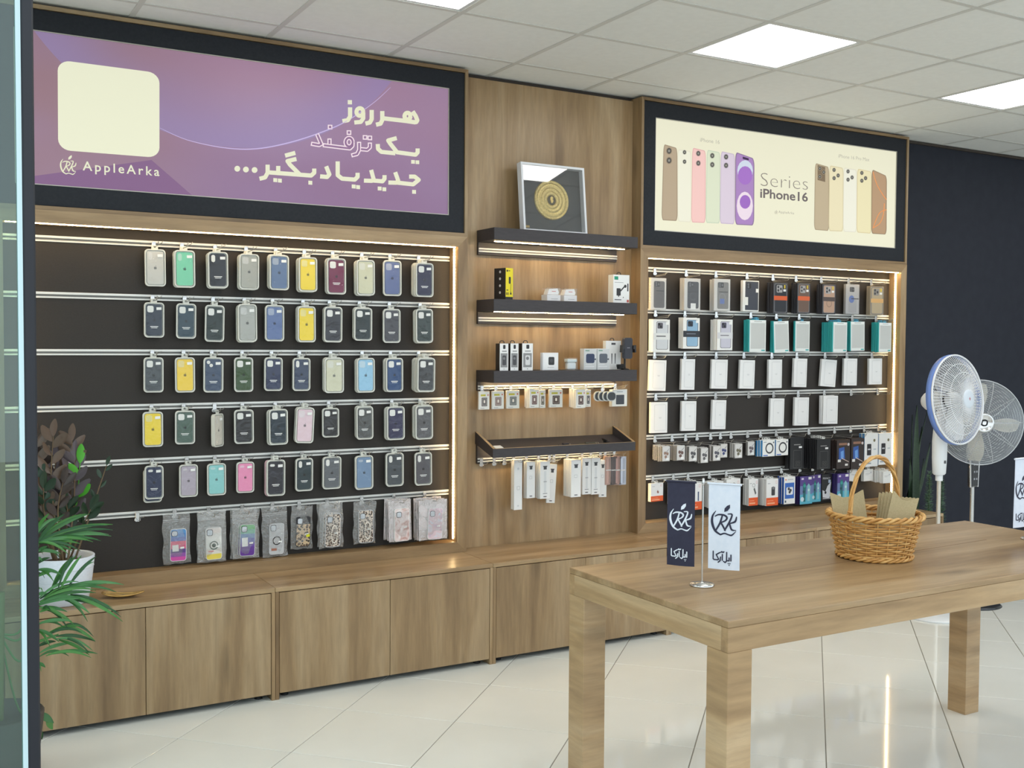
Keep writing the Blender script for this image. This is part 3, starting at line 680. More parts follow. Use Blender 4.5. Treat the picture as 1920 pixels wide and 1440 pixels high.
LEFT = [
 [((272, 467, 311, 537), (196, 194, 188), 'light grey', 'pill', 1), ((327, 469, 366, 539), (122, 205, 168), 'mint green', 'pill', 2), ((390, 472, 428, 540), (26, 30, 42), 'black navy', 'pill', 2), ((449, 476, 486, 543), (168, 168, 160), 'warm grey', 'square', 2), ((505, 478, 542, 544), (94, 116, 152), 'slate blue', 'square', 2),
  ((560, 482, 595, 547), YEL, 'bright yellow', 'square', 2), ((613, 484, 649, 552), (112, 34, 70), 'burgundy', 'square', 2), ((669, 487, 703, 554), (207, 206, 178), 'cream', 'square', 2), ((719, 488, 753, 555), (92, 106, 152), 'dusty blue', 'square', 1), ((780, 493, 813, 557), (36, 36, 66), 'dark navy', 'square', 3)],
 [((270, 567, 308, 633), (42, 52, 68), 'dark navy', 'square', 1), ((331, 569, 368, 635), (44, 66, 80), 'dark teal', 'square', 1), ((385, 572, 421, 641), (26, 42, 42), 'black green', 'square', 1), ((446, 570, 482, 641), (170, 172, 168), 'light grey', 'square', 2), ((497, 572, 533, 640), (96, 116, 162), 'slate blue', 'square', 1),
  ((558, 574, 592, 642), YEL, 'bright yellow', 'square', 2), ((608, 575, 642, 642), (46, 48, 58), 'charcoal', 'square', 2), ((665, 577, 698, 639), (26, 40, 44), 'black teal', 'square', 2), ((719, 579, 751, 643), (66, 66, 74), 'dark grey', 'square', 1), ((780, 579, 812, 643), (46, 58, 58), 'dark green grey', 'square', 2)],
 [((270, 670, 307, 736), (70, 76, 82), 'dark grey', 'square', 1), ((329, 670, 366, 736), (240, 205, 72), 'golden yellow', 'square', 1), ((382, 670, 419, 736), (58, 74, 100), 'navy grey', 'dual', 1), ((440, 670, 475, 735), (50, 76, 40), 'forest green', 'square', 1), ((496, 670, 530, 733), (40, 50, 82), 'navy', 'square', 1),
  ((549, 671, 582, 733), (54, 66, 92), 'navy grey', 'pill', 1), ((609, 671, 645, 737), (207, 206, 182), 'cream', 'square', 2), ((670, 671, 703, 736), (150, 196, 226), 'sky blue', 'square', 2), ((724, 671, 756, 735), (38, 70, 116), 'dark blue', 'square', 2), ((783, 671, 816, 735), (58, 60, 64), 'dark grey', 'square', 4)],
 [((268, 772, 306, 838), YEL, 'bright yellow', 'square', 1), ((329, 770, 366, 833), (74, 96, 86), 'grey green', 'square', 1), ((393, 776, 419, 838), (216, 211, 200), 'ivory', 'tall', 1), ((440, 768, 476, 832), (34, 34, 38), 'black', 'square', 1), ((505, 767, 540, 834), (32, 46, 58), 'black teal', 'square', 2),
  ((555, 764, 589, 831), (226, 200, 210), 'pale pink', 'square', 2), ((605, 765, 636, 820), (36, 36, 40), 'black', 'square', 1), ((669, 762, 700, 824), (80, 82, 82), 'dark grey', 'square', 2), ((726, 762, 759, 825), (48, 48, 80), 'navy', 'square', 2), ((779, 760, 812, 824), (90, 90, 94), 'mid grey', 'square', 2)],
 [((272, 873, 307, 936), (34, 44, 76), 'navy', 'bar', 2), ((336, 871, 371, 932), (176, 166, 180), 'lilac grey', 'bar', 1), ((389, 869, 424, 929), (140, 202, 202), 'aqua', 'bar', 1), ((444, 866, 477, 924), (236, 146, 186), 'pink', 'bar', 1), ((500, 862, 535, 930), (40, 40, 50), 'black', 'bar', 2),
  ((554, 859, 587, 921), (38, 54, 60), 'dark teal', 'pill', 1), ((605, 856, 640, 917), (96, 100, 106), 'mid grey', 'pill', 1), ((666, 854, 700, 918), (116, 142, 174), 'slate blue', 'bar', 1), ((724, 849, 757, 912), (68, 74, 80), 'dark grey', 'pill', 1), ((779, 848, 810, 910), (84, 82, 88), 'warm dark grey', 'pill', 1)]]
for r, row in enumerate(LEFT):
    for c, (bb, color, cn, cam_, n) in enumerate(row):
        x0, y0, x1, y1 = bb; k = 10-c
        yf = YB-.022-n*.0205                       # front of the foremost pack
        p = at((x0+x1)/2, (y0+y1)/2, yf); W = (at(x1, y0, yf)-at(x0, y0, yf)).x; Hh = at(x0, y0, yf).z-at(x0, y1, yf).z
        W = min(max(W, .078), .100) if cam_ != 'tall' else .078
        place = '%s purple-sign rail, %s' % (RAILN[r], num(k, 10))
        rz = R.uniform(-.06, .06); ry = R.uniform(-.012, .012)
        if cam_ == 'tall': rz = .75
        if cn == 'pale pink': ry = .05
        if cn == 'black green': ry = .02
        top = p.z+Hh/2
        hook(p.x, ZR[r], .075+n*.02, 'chrome hook, '+place, 'hooks on the phone case display', dz=min(-.016, top+.011-ZR[r]))
        for q in range(n):
            front = q == n-1; y = yf+CT_+(n-1-q)*.0205
            dx, dz = (0, 0) if front else (R.uniform(-.004, .002), R.uniform(-.004, .004))
            cc = color; nm = cn; tn = None
            if not front and cn == 'black' and r == 4: cc = (236, 170, 196); tn = (230, 190, 200)
            if not front and cn == 'navy' and r == 4: dz = -.018
            pack(p.x+dx, y, p.z+dz, W, Hh, cc, cam_, '%s%s phone case pack, %s' % (rear(q, n), nm, place), 'phone case packs on the left display', front, rz if front else R.uniform(-.03, .03), ry, tint=tn)

# ------------------------------------------------------------------ bagged phone cases on the bottom rail
def bag_mesh(W, Hh, seed, puff=.012):
    rr = random.Random(seed); nx, nz = 9, 13; vs = []; fs = []
    ph = [rr.uniform(0, 6) for _ in range(6)]
    for side in (0, 1):
        for j in range(nz+1):
            for i in range(nx+1):
                u = i/nx; v = j/nz; e = math.sin(math.pi*u)**.6*math.sin(math.pi*min(1, v*1.12))**.6 if v < .89 else 0
                y = -e*puff if side == 0 else e*puff*.3
                y += .0025*math.sin(u*9+ph[0]+v*7)*math.sin(v*11+ph[1])
                pinch = 1-.05*math.sin(v*5+ph[2])**2
                vs.append(((u-.5)*W*pinch+.002*math.sin(v*14+ph[3]), y-(.0008 if side == 0 else 0), (v-.5)*Hh+.0025*math.sin(u*12+ph[4])))
    n = (nx+1)*(nz+1)
    for side in (0, 1):
        for j in range(nz):
            for i in range(nx):
                a = side*n+j*(nx+1)+i; q = (a, a+1, a+nx+2, a+nx+1); fs.append(q if side == 0 else q[::-1])
    return vs, fs
def casing(b, W, Hh, bands, edge, y=0):
    """phone case with coloured bands from top to bottom"""
    pts = rrect(W, Hh, W*.17, 4)
    b.prism(pts, y-.004, y+.004, edge, True)
    inner = rrect(W*.93, Hh*.965, W*.14, 4)
    zt = Hh*.4825
    k = len(bands)
    for i, cc in enumerate(bands):
        z1 = zt-2*zt*i/k; z0 = zt-2*zt*(i+1)/k
        q = clipz(inner, z0, z1); b.face([(x, y-.0045, z) for x, z in q], cc if not isinstance(cc, tuple) else mat(cc, .4))
def clipz(poly, z0, z1):
    def cut(P, z, keep):
        out = []
        for i in range(len(P)):
            a, c = P[i-1], P[i]; ia, ic = keep(a[1]), keep(c[1])
            if ia != ic: t = (z-a[1])/(c[1]-a[1]); out.append((a[0]+(c[0]-a[0])*t, z))
            if ic: out.append(c)
        return out
    return cut(cut(poly, z0, lambda v: v >= z0-1e-9), z1, lambda v: v <= z1+1e-9)
def leopard(base, dark, scale):
    mm = bpy.data.materials.new('leopard_print'); mm.use_nodes = True; nt, N, L, b = nodes_of(mm)
    g = N.new('ShaderNodeNewGeometry'); v = N.new('ShaderNodeTexVoronoi'); v.inputs['Scale'].default_value = scale; L.new(g.outputs['Position'], v.inputs['Vector'])
    r = N.new('ShaderNodeValToRGB'); e = r.color_ramp.elements; e[0].position = .0; e[0].color = (*lin((150, 112, 84)), 1); e[1].position = .62; e[1].color = (*lin(base), 1)
    a = e.new(.24); a.color = (*lin(dark), 1); a2 = e.new(.44); a2.color = (*lin(dark), 1); a3 = e.new(.5); a3.color = (*lin(base), 1); a4 = e.new(.18); a4.color = (*lin((150, 112, 84)), 1)
    L.new(v.outputs['Distance'], r.inputs[0]); L.new(r.outputs[0], b.inputs['Base Color']); b.inputs['Roughness'].default_value = .3
    return mm
def marble(c0, c1, c2, scale=22):
    mm = bpy.data.materials.new('marble_print'); mm.use_nodes = True; nt, N, L, b = nodes_of(mm)
    g = N.new('ShaderNodeNewGeometry'); v = N.new('ShaderNodeTexNoise'); v.inputs['Scale'].default_value = scale; v.inputs['Distortion'].default_value = 1.5; L.new(g.outputs['Position'], v.inputs['Vector'])
    r = N.new('ShaderNodeValToRGB'); e = r.color_ramp.elements; e[0].position = .3; e[0].color = (*lin(c0), 1); e[1].position = .7; e[1].color = (*lin(c2), 1); a = e.new(.5); a.color = (*lin(c1), 1)
    L.new(v.outputs['Fac'], r.inputs[0]); L.new(r.outputs[0], b.inputs['Base Color']); b.inputs['Roughness'].default_value = .3
    return mm
LEO1 = leopard((206, 180, 144), (44, 36, 32), 75); LEO2 = leopard((214, 200, 186), (52, 46, 46), 110)
MAR1 = marble((196, 150, 142), (226, 206, 204), (240, 232, 232)); MAR2 = marble((196, 178, 204), (226, 200, 206), (214, 222, 234))
EDGEW = mat((225, 225, 225), .3); EDGEB = mat((36, 36, 40), .4); EDGEC = mat((200, 200, 204), .25)
def ringpr(b, cx, cz, r, wd, mt, y, n=20):
    o = circ(cx, cz, r, n=n); i = circ(cx, cz, r-wd, n=n)
    for k in range(n): j = (k+1) % n; b.face([(o[k][0], y, o[k][1]), (o[j][0], y, o[j][1]), (i[j][0], y, i[j][1]), (i[k][0], y, i[k][1])], mt)
BAGS = [((306, 962, 358, 1058), 'multicolour banded', 1), ((371, 958, 426, 1055), 'white coffee print', 2), ((436, 953, 488, 1048), 'green-purple', 2), ((492, 950, 541, 1045), 'clear ring', 1), ((546, 949, 588, 1030), 'tan leopard', 1), ((600, 943, 645, 1028), 'pale leopard pearl-strap', 2), ((664, 940, 706, 1020), 'small leopard pearl-strap', 1), ((730, 938, 774, 1016), 'pink marble', 3), ((787, 937, 841, 1013), 'lilac marble', 4)]
for c, (bb, cn, n) in enumerate(BAGS):
    x0, y0, x1, y1 = bb; k = 9-c; yf = YB-.035-n*.022
    p = at((x0+x1)/2, (y0+y1)/2, yf); W = (at(x1, y0, yf)-at(x0, y0, yf)).x; Hh = at(x0, y0, yf).z-at(x0, y1, yf).z
    place = 'bottom purple-sign rail, %s' % num(k, 9)
    hook(p.x, ZR[5], .075+n*.016, 'chrome hook, '+place, 'hooks on the phone case display', dz=-.024)
    for q in range(n):
        front = q == n-1
        t = thing('bagged_phone_case', (p.x+(0 if front else R.uniform(-.006, .003)), yf+.012+(n-1-q)*.022, p.z+(0 if front else R.uniform(-.004, .006))), '%s%s phone case in bag, %s' % (rear(q, n), cn, place), 'phone case', 'bagged phone cases on the left display')
        t.rotation_euler = (0, R.uniform(-.03, .03), R.uniform(-.05, .05))
        b = MB(); vs, fs = bag_mesh(W, Hh, c*7+q, .012 if front else .006); b.raw(vs, fs, BAG, True)
        if c < 4:
            b.box((-W*.48, -.002, Hh*.36), (W*.48, .001, Hh*.375), clear('zip_seal', haze=.35, gloss=.2)); b.box((-W*.48, -.002, Hh*.33), (W*.48, .001, Hh*.34), clear('zip_seal', haze=.35, gloss=.2))
        if c >= 7: b.box((-W*.49, .0015, -Hh*.49), (W*.49, .0025, Hh*.49), mat((232, 222, 224), .5))
        b.build('bag', t)
        cw, chh = .073, .15
        cw = min(cw, W*.74); chh = min(chh, Hh*.70); oz = -Hh*.5+chh/2+.012
        b = MB()
        if c == 0: casing(b, cw, chh, [(92, 150, 206), (84, 136, 200), (96, 120, 190), (226, 108, 140), (218, 96, 136), (96, 66, 140), (150, 84, 170), (214, 82, 168)], EDGEW)
        elif c == 1: casing(b, cw, chh, [(236, 226, 222), (234, 232, 228), (236, 236, 232), (236, 236, 232), (228, 222, 214), (236, 214, 90)], EDGEW)
        elif c == 2: casing(b, cw, chh, [(112, 190, 124), (120, 186, 160), (120, 150, 190), (112, 120, 186), (110, 80, 168), (102, 58, 150), (98, 50, 146)], EDGEC)
        elif c == 3: casing(b, cw, chh, [clear('clear_case', haze=.25, gloss=.2)], EDGEB if False else EDGEC)
        elif c == 4: casing(b, cw, chh, [(40, 40, 44), LEO1, LEO1, LEO1], EDGEB)
        elif c in (5, 6): casing(b, cw*1.08, chh*1.1, [LEO2], EDGEC)
        elif c == 7: casing(b, cw*1.2, chh*1.15, [MAR1], EDGEW)
        else: casing(b, cw*1.15, chh*1.12, [MAR2], EDGEW)
        co = b.build('phone_case', t, loc=(W*.05, -.004, oz), rot=(0, R.uniform(-.03, .05), 0))
        if front:
            b = MB(); lx = -cw*.5+.019; lz = chh/2-.022
            b.prism(rrect(.028, .030 if c else .024, .008, 4, lx, lz), -.0062, -.005, EDGEB); b.prism(rrect(.023, .025 if c else .02, .006, 4, lx, lz), -.0066, -.006, mat((206, 212, 220), .3)); b.build('camera_ring', co)
            b = MB()
            if c in (0, 2): b.prism([(-.026, -.03), (-.028, .0 if c == 0 else .012), (.0, .002 if c == 0 else .014), (.002, -.028)], -.0066, -.0055, STICKER)
            if c == 1:
                ringpr(b, 0, -.008, .02, .004, mat((60, 84, 74), .5), -.0066); b.face([(x, -.0066, z) for x, z in circ(0, -.008, .009)], mat((60, 84, 74), .5))
                b.face([(-.026, -.0066, -.033), (-.002, -.0066, -.033), (-.002, -.0066, -.037), (-.026, -.0066, -.037)][::-1], mat((206, 120, 120), .5))
            if c == 3: ringpr(b, .0, -.008, .021, .0045, BLACK, -.0066); b.face([(-.026, -.0064, -.045), (.0, -.0064, -.045), (.0, -.0064, -.056), (-.026, -.0064, -.056)][::-1], mat((170, 110, 90), .5))
            if c == 4: b.prism(rrect(.018, .014, .002, 2, .024, -.02), -.0068, -.0055, mat((224, 224, 40), .5))
            b.prism([(.008, -.018), (.008, -.010), (.026, -.009), (.026, -.017)], -.0068, -.0055, STICKER)
            b.build('print', co)
            if c in (5, 6):
                b = MB()
                for a in range(26):
                    an = 2*math.pi*a/26; xx = .004+.015*math.cos(an); zz = -.018+.042*math.sin(an)
                    b.lathe([(0, -.0036), (.0026, -.0025), (.0036, 0), (.0026, .0025), (0, .0036)], mat((240, 234, 226), .25), 6, (xx, -.0165, zz))
                b.build('pearl_strap', co, kind='stuff')
p = at(257, 968, YB); hook(p.x, ZR[5], .05, 'empty chrome hook, bottom rail under purple sign, by the potted plant', 'hooks on the phone case display', dz=-.024)

# ------------------------------------------------------------------ card boxes and blister packs
def hangtab(b, Hh, mt, w2=.024, h2=.016, y0=-.0045, y1=-.0035):
    b.ring(rrect(w2, h2, .004, 3, 0, Hh/2+h2/2-.001), rrect(w2*.62, h2*.34, .0025, 3, 0, Hh/2+h2*.55), y0, y1, mt)
def box_item(name, x, yfront, z, W, Hh, T, base, prints, lab, cat, grp, side=None, tab=None, rz=0, ry=0, ch=.0012, body='box'):
    """a retail box hanging or standing; origin at its middle, front face at local y = -T/2"""
    t = thing(name, (x, yfront+T/2, z), lab, cat, grp); t.rotation_euler = (0, ry, rz)
    b = MB(); b.box((-W/2, -T/2, -Hh/2), (W/2, T/2, Hh/2), base, ch)
    if side is not None:
        for sx in (-1, 1): b.face([(sx*(W/2+.0003), y, zz) for y, zz in ((-T/2+.001, -Hh/2+.001), (T/2-.001, -Hh/2+.001), (T/2-.001, Hh/2-.001), (-T/2+.001, Hh/2-.001))][::-sx], side)
    b.build(body, t)
    if tab is not None:
        b = MB(); hangtab(b, Hh, tab); b.build('hang_tab', t)
    if prints: printed(t, prints, W, Hh, -T/2)
    return t
def printed(t, prints, W, Hh, yf, name='printed_front'):
    b = MB(); k = 0
    for pr in prints:
        k += 1; y = yf-.0003-.00012*k
        X = lambda u: (u-.5)*W; Z = lambda v: (v-.5)*Hh
        if pr[0] == 'q': _, u0, v0, u1, v1, mt = pr; b.face([(X(u0), y, Z(v0)), (X(u0), y, Z(v1)), (X(u1), y, Z(v1)), (X(u1), y, Z(v0))][::-1], M_(mt))
        elif pr[0] == 'rr': _, u0, v0, u1, v1, rad, mt = pr; b.face([(xx, y, zz) for xx, zz in rrect((u1-u0)*W, (v1-v0)*Hh, rad, 4, X((u0+u1)/2), Z((v0+v1)/2))], M_(mt))
        elif pr[0] == 'fr': # thin rounded outline
            _, u0, v0, u1, v1, rad, wd, mt = pr; o = rrect((u1-u0)*W, (v1-v0)*Hh, rad, 4, X((u0+u1)/2), Z((v0+v1)/2)); i = rrect((u1-u0)*W-2*wd, (v1-v0)*Hh-2*wd, max(rad-wd, .0005), 4, X((u0+u1)/2), Z((v0+v1)/2)); n = len(o)
            for a in range(n): c = (a+1) % n; b.face([(o[a][0], y, o[a][1]), (o[c][0], y, o[c][1]), (i[c][0], y, i[c][1]), (i[a][0], y, i[a][1])], M_(mt))
        elif pr[0] == 'c': _, u, v, r, mt = pr; b.face([(xx, y, zz) for xx, zz in circ(X(u), Z(v), r*W)], M_(mt))
        elif pr[0] == 'r': _, u, v, r, wd, mt = pr; ringpr(b, X(u), Z(v), r*W, wd*W, M_(mt), y)
        elif pr[0] == 'p': _, pts, mt = pr; b.face([(X(u), y, Z(v)) for u, v in pts], M_(mt))
    return b.build(name, t)
def M_(c): return c if not isinstance(c, tuple) else mat(c, .45, name='print_ink')
GLN = (196, 198, 200)
ACC = 'accessory packs on the right display'
def rplace(r, k): return '%s cream-sign rail, %s' % (RAILN[r], num(k, 0))
def front_of(bb, yf):
    x0, y0, x1, y1 = bb; p = at((x0+x1)/2, (y0+y1)/2, yf)
    return p, (at(x1, (y0+y1)/2, yf)-at(x0, (y0+y1)/2, yf)).x, at(x0, y0, yf).z-at(x0, y1, yf).z
def hang(r, k, bb, n, T, name, desc, cat, base, prints, side=None, tab=None, rz=0, ry=0, gap=.003, backprints=False, yback=.022, extra=None, hk=True, spread=.003):
    yf = YB-yback-n*(T+gap)
    p, W, Hh = front_of(bb, yf); pl = rplace(r, k)
    if hk: hook(p.x, ZR[r], yback+n*(T+gap)+.055, 'chrome hook, '+pl, 'hooks on the accessory display', dz=max(-.05, min(-.016, p.z+Hh/2+.010-ZR[r])))
    for q in range(n):
        front = q == n-1; y = yf+(n-1-q)*(T+gap)
        dx, dz = (0, 0) if front else (R.uniform(-spread, spread), R.uniform(-spread, spread))
        t = box_item(name, p.x+dx, y, p.z+dz, W, Hh, T, base, prints if front or backprints else None, '%s%s, %s' % (rear(q, n), desc, pl), cat, ACC, side, tab, rz if front else R.uniform(-.02, .02), ry if front else R.uniform(-.01, .01))
        if extra and front: extra(t, W, Hh, T)
    return p
# --- top rail: phone cases in clear boxes
def lens3(u, v, s, W_=1): return [('rr', u-.17*s, v-.075*s, u+.17*s, v+.085*s, .006, (28, 28, 32)), ('c', u-.07*s, v+.04*s, .055*s, (90, 92, 98)), ('c', u-.07*s, v-.03*s, .055*s, (90, 92, 98)), ('c', u+.08*s, v+.005*s, .055*s, (90, 92, 98))]
def casebox(color, extra_pr):
    return [('rr', .2, .06, .9, .9, .010, color)]+lens3(.42, .8, 1)+extra_pr
CLR = mat((206, 204, 200), .25, name='clear_box_card')
DK = (52, 52, 58); GRC = (120, 118, 116)
def cover(t, W, Hh, T):
    b = MB(); b.box((-W/2-.0012, -T/2-.002, -Hh/2-.001), (W/2+.0012, T/2+.001, Hh/2+.001), CLEARBOX); b.build('clear_sleeve', t)
def bumperedge(t, W, Hh, T):
    cover(t, W, Hh, T)
hang(0, 1, (1220, 521, 1249, 581), 1, .020, 'boxed_phone_case', 'smoky case in clear box', 'phone case', CLR, casebox((88, 84, 84), [('r', .55, .40, .2, .025, (60, 58, 60)), ('q', .54, .16, .57, .24, (60, 58, 60)), ('q', .35, .58, .85, .61, (40, 40, 44))]), extra=cover)
hang(0, 2, (1283, 522, 1313, 582), 2, .020, 'boxed_phone_case', 'black ringed case in clear box', 'phone case', CLR, casebox(DK, [('r', .55, .44, .2, .025, (90, 90, 94)), ('q', .40, .03, .72, .22, (232, 232, 230)), ('q', .2, .56, .85, .585, (30, 30, 32))]), extra=cover)
hang(0, 3, (1339, 523, 1369, 583), 2, .020, 'boxed_phone_case', 'grey clear case with blue sticker', 'phone case', CLR, casebox(GRC, [('r', .5, .42, .2, .02, (150, 150, 150)), ('q', .36, .22, .64, .38, (88, 110, 170)), ('q', .3, .58, .85, .605, (40, 40, 44))]), extra=cover)
hang(0, 4, (1393, 526, 1423, 584), 1, .022, 'boxed_phone_case', 'dark slate case in white box', 'phone case', WHITE, [('rr', .14, .04, .96, .97, .004, (70, 72, 78)), ('rr', .2, .06, .88, .95, .010, (58, 62, 74)), ('rr', .24, .74, .5, .92, .006, (34, 36, 42)), ('c', .33, .87, .06, (90, 94, 104)), ('c', .33, .79, .06, (90, 94, 104)), ('q', .04, .2, .32, .46, (230, 230, 226)), ('q', .8, .62, .98, .74, (236, 236, 234))])
BUMP = mat((54, 54, 60), .35, name='tinted_tray')
def band(color, bc, cam_=(168, 166, 166)):
    return [('rr', .06, .03, .94, .97, .012, (112, 112, 116)), ('rr', .1, .05, .9, .95, .010, color), ('rr', .22, .68, .62, .92, .006, cam_), ('c', .33, .86, .07, (60, 60, 64)), ('c', .33, .75, .07, (60, 60, 64)), ('c', .51, .8, .07, (60, 60, 64)), ('q', .04, .43, .96, .57, bc), ('q', .68, .72, .86, .79, (236, 236, 234)), ('q', .72, .82, .82, .93, (214, 190, 60))]
hang(0, 5, (1450, 530, 1477, 588), 3, .016, 'boxed_phone_case', 'black case with orange band', 'phone case', BUMP, band((34, 36, 44), (216, 92, 40)))
hang(0, 6, (1495, 531, 1519, 588), 3, .016, 'boxed_phone_case', 'brown case with orange band', 'phone case', BUMP, band((108, 84, 72), (214, 96, 48)))
hang(0, 7, (1542, 533, 1567, 589), 3, .016, 'boxed_phone_case', 'rose gold case with dark band', 'phone case', BUMP, band((184, 150, 128), (84, 72, 70))+[('r', .5, .36, .2, .02, (96, 84, 80))])
hang(0, 8, (1586, 533, 1611, 589), 1, .020, 'boxed_phone_case', 'milky case with blue sticker', 'phone case', mat((178, 178, 180), .3), lens3(.45, .82, 1)+[('rr', .2, .05, .8, .5, .008, (164, 164, 168)), ('c', .42, .5, .2, (92, 116, 178)), ('q', .4, .5, .95, .53, (40, 40, 44))], extra=cover)
hang(0, 9, (1632, 537, 1657, 591), 2, .016, 'boxed_phone_case', 'pale gold case with tan band', 'phone case', mat((150, 140, 124), .35), band((176, 160, 132), (212, 168, 110), (140, 138, 134)))
# --- second rail
def winbox(color, lensc, bandc=None, bt=(230, 230, 228)):
    q = [('rr', .2, .07, .9, .94, .010, (110, 108, 112)), ('rr', .23, .085, .87, .925, .009, color), ('rr', .27, .72, .58, .9, .006, lensc), ('c', .37, .85, .06, (30, 30, 34)), ('c', .46, .78, .06, (30, 30, 34)), ('q', .76, .84, .95, .93, (240, 240, 238))]
    if bandc: q += [('q', 0, .38, 1, .58, bandc), ('q', .2, .47, .75, .5, bt)]
    return q
hang(1, 1, (1224, 599, 1256, 660), 2, .020, 'boxed_phone_case', 'white case box with white belly band', 'phone case', WHITE, winbox((206, 208, 212), (84, 82, 90), (226, 226, 224), (70, 70, 74)))
hang(1, 2, (1281, 596, 1312, 654), 2, .022, 'boxed_phone_case', 'sky blue case box, dark band', 'phone case', WHITE, winbox((142, 178, 206), (38, 50, 66), (40, 42, 50), (110, 116, 130)))
hang(1, 3, (1346, 599, 1373, 657), 3, .020, 'boxed_phone_case', 'lilac grey case box with pale band', 'phone case', WHITE, winbox((196, 194, 208), (70, 66, 84), (212, 212, 216), (120, 120, 128)), rz=-.08)
TEAL = mat((52, 168, 170), .4, name='teal_card'); TABC = mat((70, 170, 208), .35)
def tealbox(k, bb, n, rz=0, ry=0):
    hang(1, k, bb, n, .013, 'teal_edged_box', 'teal edged flat box with clear front', 'phone case', TEAL, [('q', .05, .0, 1, 1, (226, 230, 228)), ('q', .12, .1, .95, .9, (198, 200, 198)), ('q', .05, .925, .98, .985, (238, 240, 238)), ('q', .74, .03, .95, .07, (60, 170, 170)), ('q', .3, .95, .75, .965, (150, 160, 160))], TEAL, TABC, rz, ry, gap=.003)
tealbox(4, (1404, 600, 1436, 660), 3); tealbox(5, (1450, 602, 1479, 661), 2, 0, -.05); tealbox(6, (1490, 602, 1518, 659), 1); tealbox(7, (1561, 604, 1588, 660), 6); tealbox(8, (1594, 603, 1621, 658), 2, 0, -.02); tealbox(9, (1647, 605, 1671, 660), 4)
# --- third and fourth rails: plain white slim boxes
def slim(r, k, bb, n=1, rz=0, ry=0):
    hang(r, k, bb, n, .019, 'slim_white_box', 'slim plain white box', 'box', mat((234, 234, 235), .5), [('fr', .22, .08, .9, .92, .007, .0012, (176, 178, 182)), ('q', .48, .5, .64, .507, (170, 172, 176)), ('q', .5, .475, .62, .482, (170, 172, 176))], rz=rz, ry=ry)
for k, bb in enumerate([(1219, 675, 1248, 733), (1278, 673, 1303, 731), (1336, 674, 1363, 729), (1389, 675, 1414, 729), (1442, 674, 1466, 728), (1489, 672, 1513, 726), (1541, 674, 1567, 725), (1584, 672, 1606, 723), (1631, 672, 1653, 721)]):
    slim(2, k+1, bb, rz=R.uniform(-.15, .1), ry=(.07 if k == 6 else R.uniform(-.015, .03)))
for k, bb in ((1, (1221, 754, 1251, 812)), (2, (1279, 752, 1305, 808)), (3, (1336, 750, 1361, 805)), (5, (1445, 747, 1470, 800)), (6, (1491, 745, 1516, 798)), (7, (1545, 742, 1570, 795))):
    slim(3, k, bb, 2 if k == 7 else 1, R.uniform(-.1, .1), R.uniform(0, .04))
for k, px, py in ((4, 1402, 744), (8, 1594, 739), (9, 1644, 738)):
    p = at(px, py, YB); hook(p.x, ZR[3], .10, 'empty chrome hook, '+rplace(3, k), 'hooks on the accessory display', dz=-.024)
# --- fifth rail
BLIS = clear('blister', haze=.22, gloss=.2, rough=.12)
def blister(k, bb, n, inner):
    hang(4, k, bb, n, .010, 'camera_ring_pack', 'small clear pack of lens rings', 'lens ring pack', mat((196, 194, 192), .3), [('rr', .04, .03, .96, .97, .004, (214, 212, 210)), ('c', .35, .55, .17, inner), ('c', .66, .5, .17, inner), ('c', .45, .3, .17, inner), ('q', .5, .08, .85, .22, (238, 238, 238)), ('p', [(.5, .62), (.9, .86), (.9, .83), (.52, .58)], (90, 88, 90))], BLIS, backprints=False, gap=.0022, yback=.02, spread=.004)
blister(1, (1242, 837, 1256, 865), 8, (150, 120, 104)); blister(2, (1269, 835, 1284, 863), 6, (110, 84, 76)); blister(3, (1292, 837, 1307, 865), 5, (80, 80, 84)); blister(4, (1314, 840, 1328, 868), 5, (96, 94, 98)); blister(5, (1337, 836, 1351, 864), 4, (84, 84, 96)); blister(6, (1351, 832, 1364, 858), 2, (60, 70, 120)); blister(7, (1378, 832, 1392, 859), 5, (110, 104, 84)); blister(8, (1402, 828, 1415, 854), 2, (100, 90, 96))
BLUES = mat((70, 150, 214), .4)
RINGP = [('r', .55, .5, .33, .09, (60, 62, 68)), ('q', .06, .04, .42, .10, (70, 110, 190)), ('q', .08, .86, .3, .9, (140, 150, 160)), ('c', .88, .84, .05, (90, 90, 96))]
hang(4, 9, (1430, 825, 1453, 856), 3, .018, 'ring_stand_box', 'white ring-print box with blue sides', 'box', WHITE, RINGP, BLUES, WHITE)
hang(4, 10, (1455, 824, 1478, 854), 2, .018, 'ring_stand_box', 'white box with black ring', 'box', WHITE, RINGP, BLUES, WHITE)
BLKB = mat((30, 30, 33), .4, name='black_card')
GLASSP = [('fr', .22, .04, .82, .60, .004, .0015, (110, 108, 106)), ('q', .25, .76, .72, .785, (150, 148, 146)), ('q', .6, .66, .82, .72, (236, 236, 236)), ('fr', .40, .10, .52, .17, .002, .001, (120, 118, 112)), ('fr', .58, .10, .70, .17, .002, .001, (120, 118, 112)), ('fr', .40, .20, .52, .26, .002, .001, (120, 118, 112)), ('fr', .58, .20, .70, .26, .002, .001, (120, 118, 112))]
hang(4, 11, (1482, 820, 1508, 880), 3, .014, 'black_screen_glass_box', 'black screen protector box', 'box', BLKB, GLASSP, tab=None)
hang(4, 12, (1532, 823, 1557, 880), 7, .014, 'black_screen_glass_box', 'black screen protector box', 'box', BLKB, GLASSP, tab=WHITE)
BRN = mat((50, 38, 36), .4)
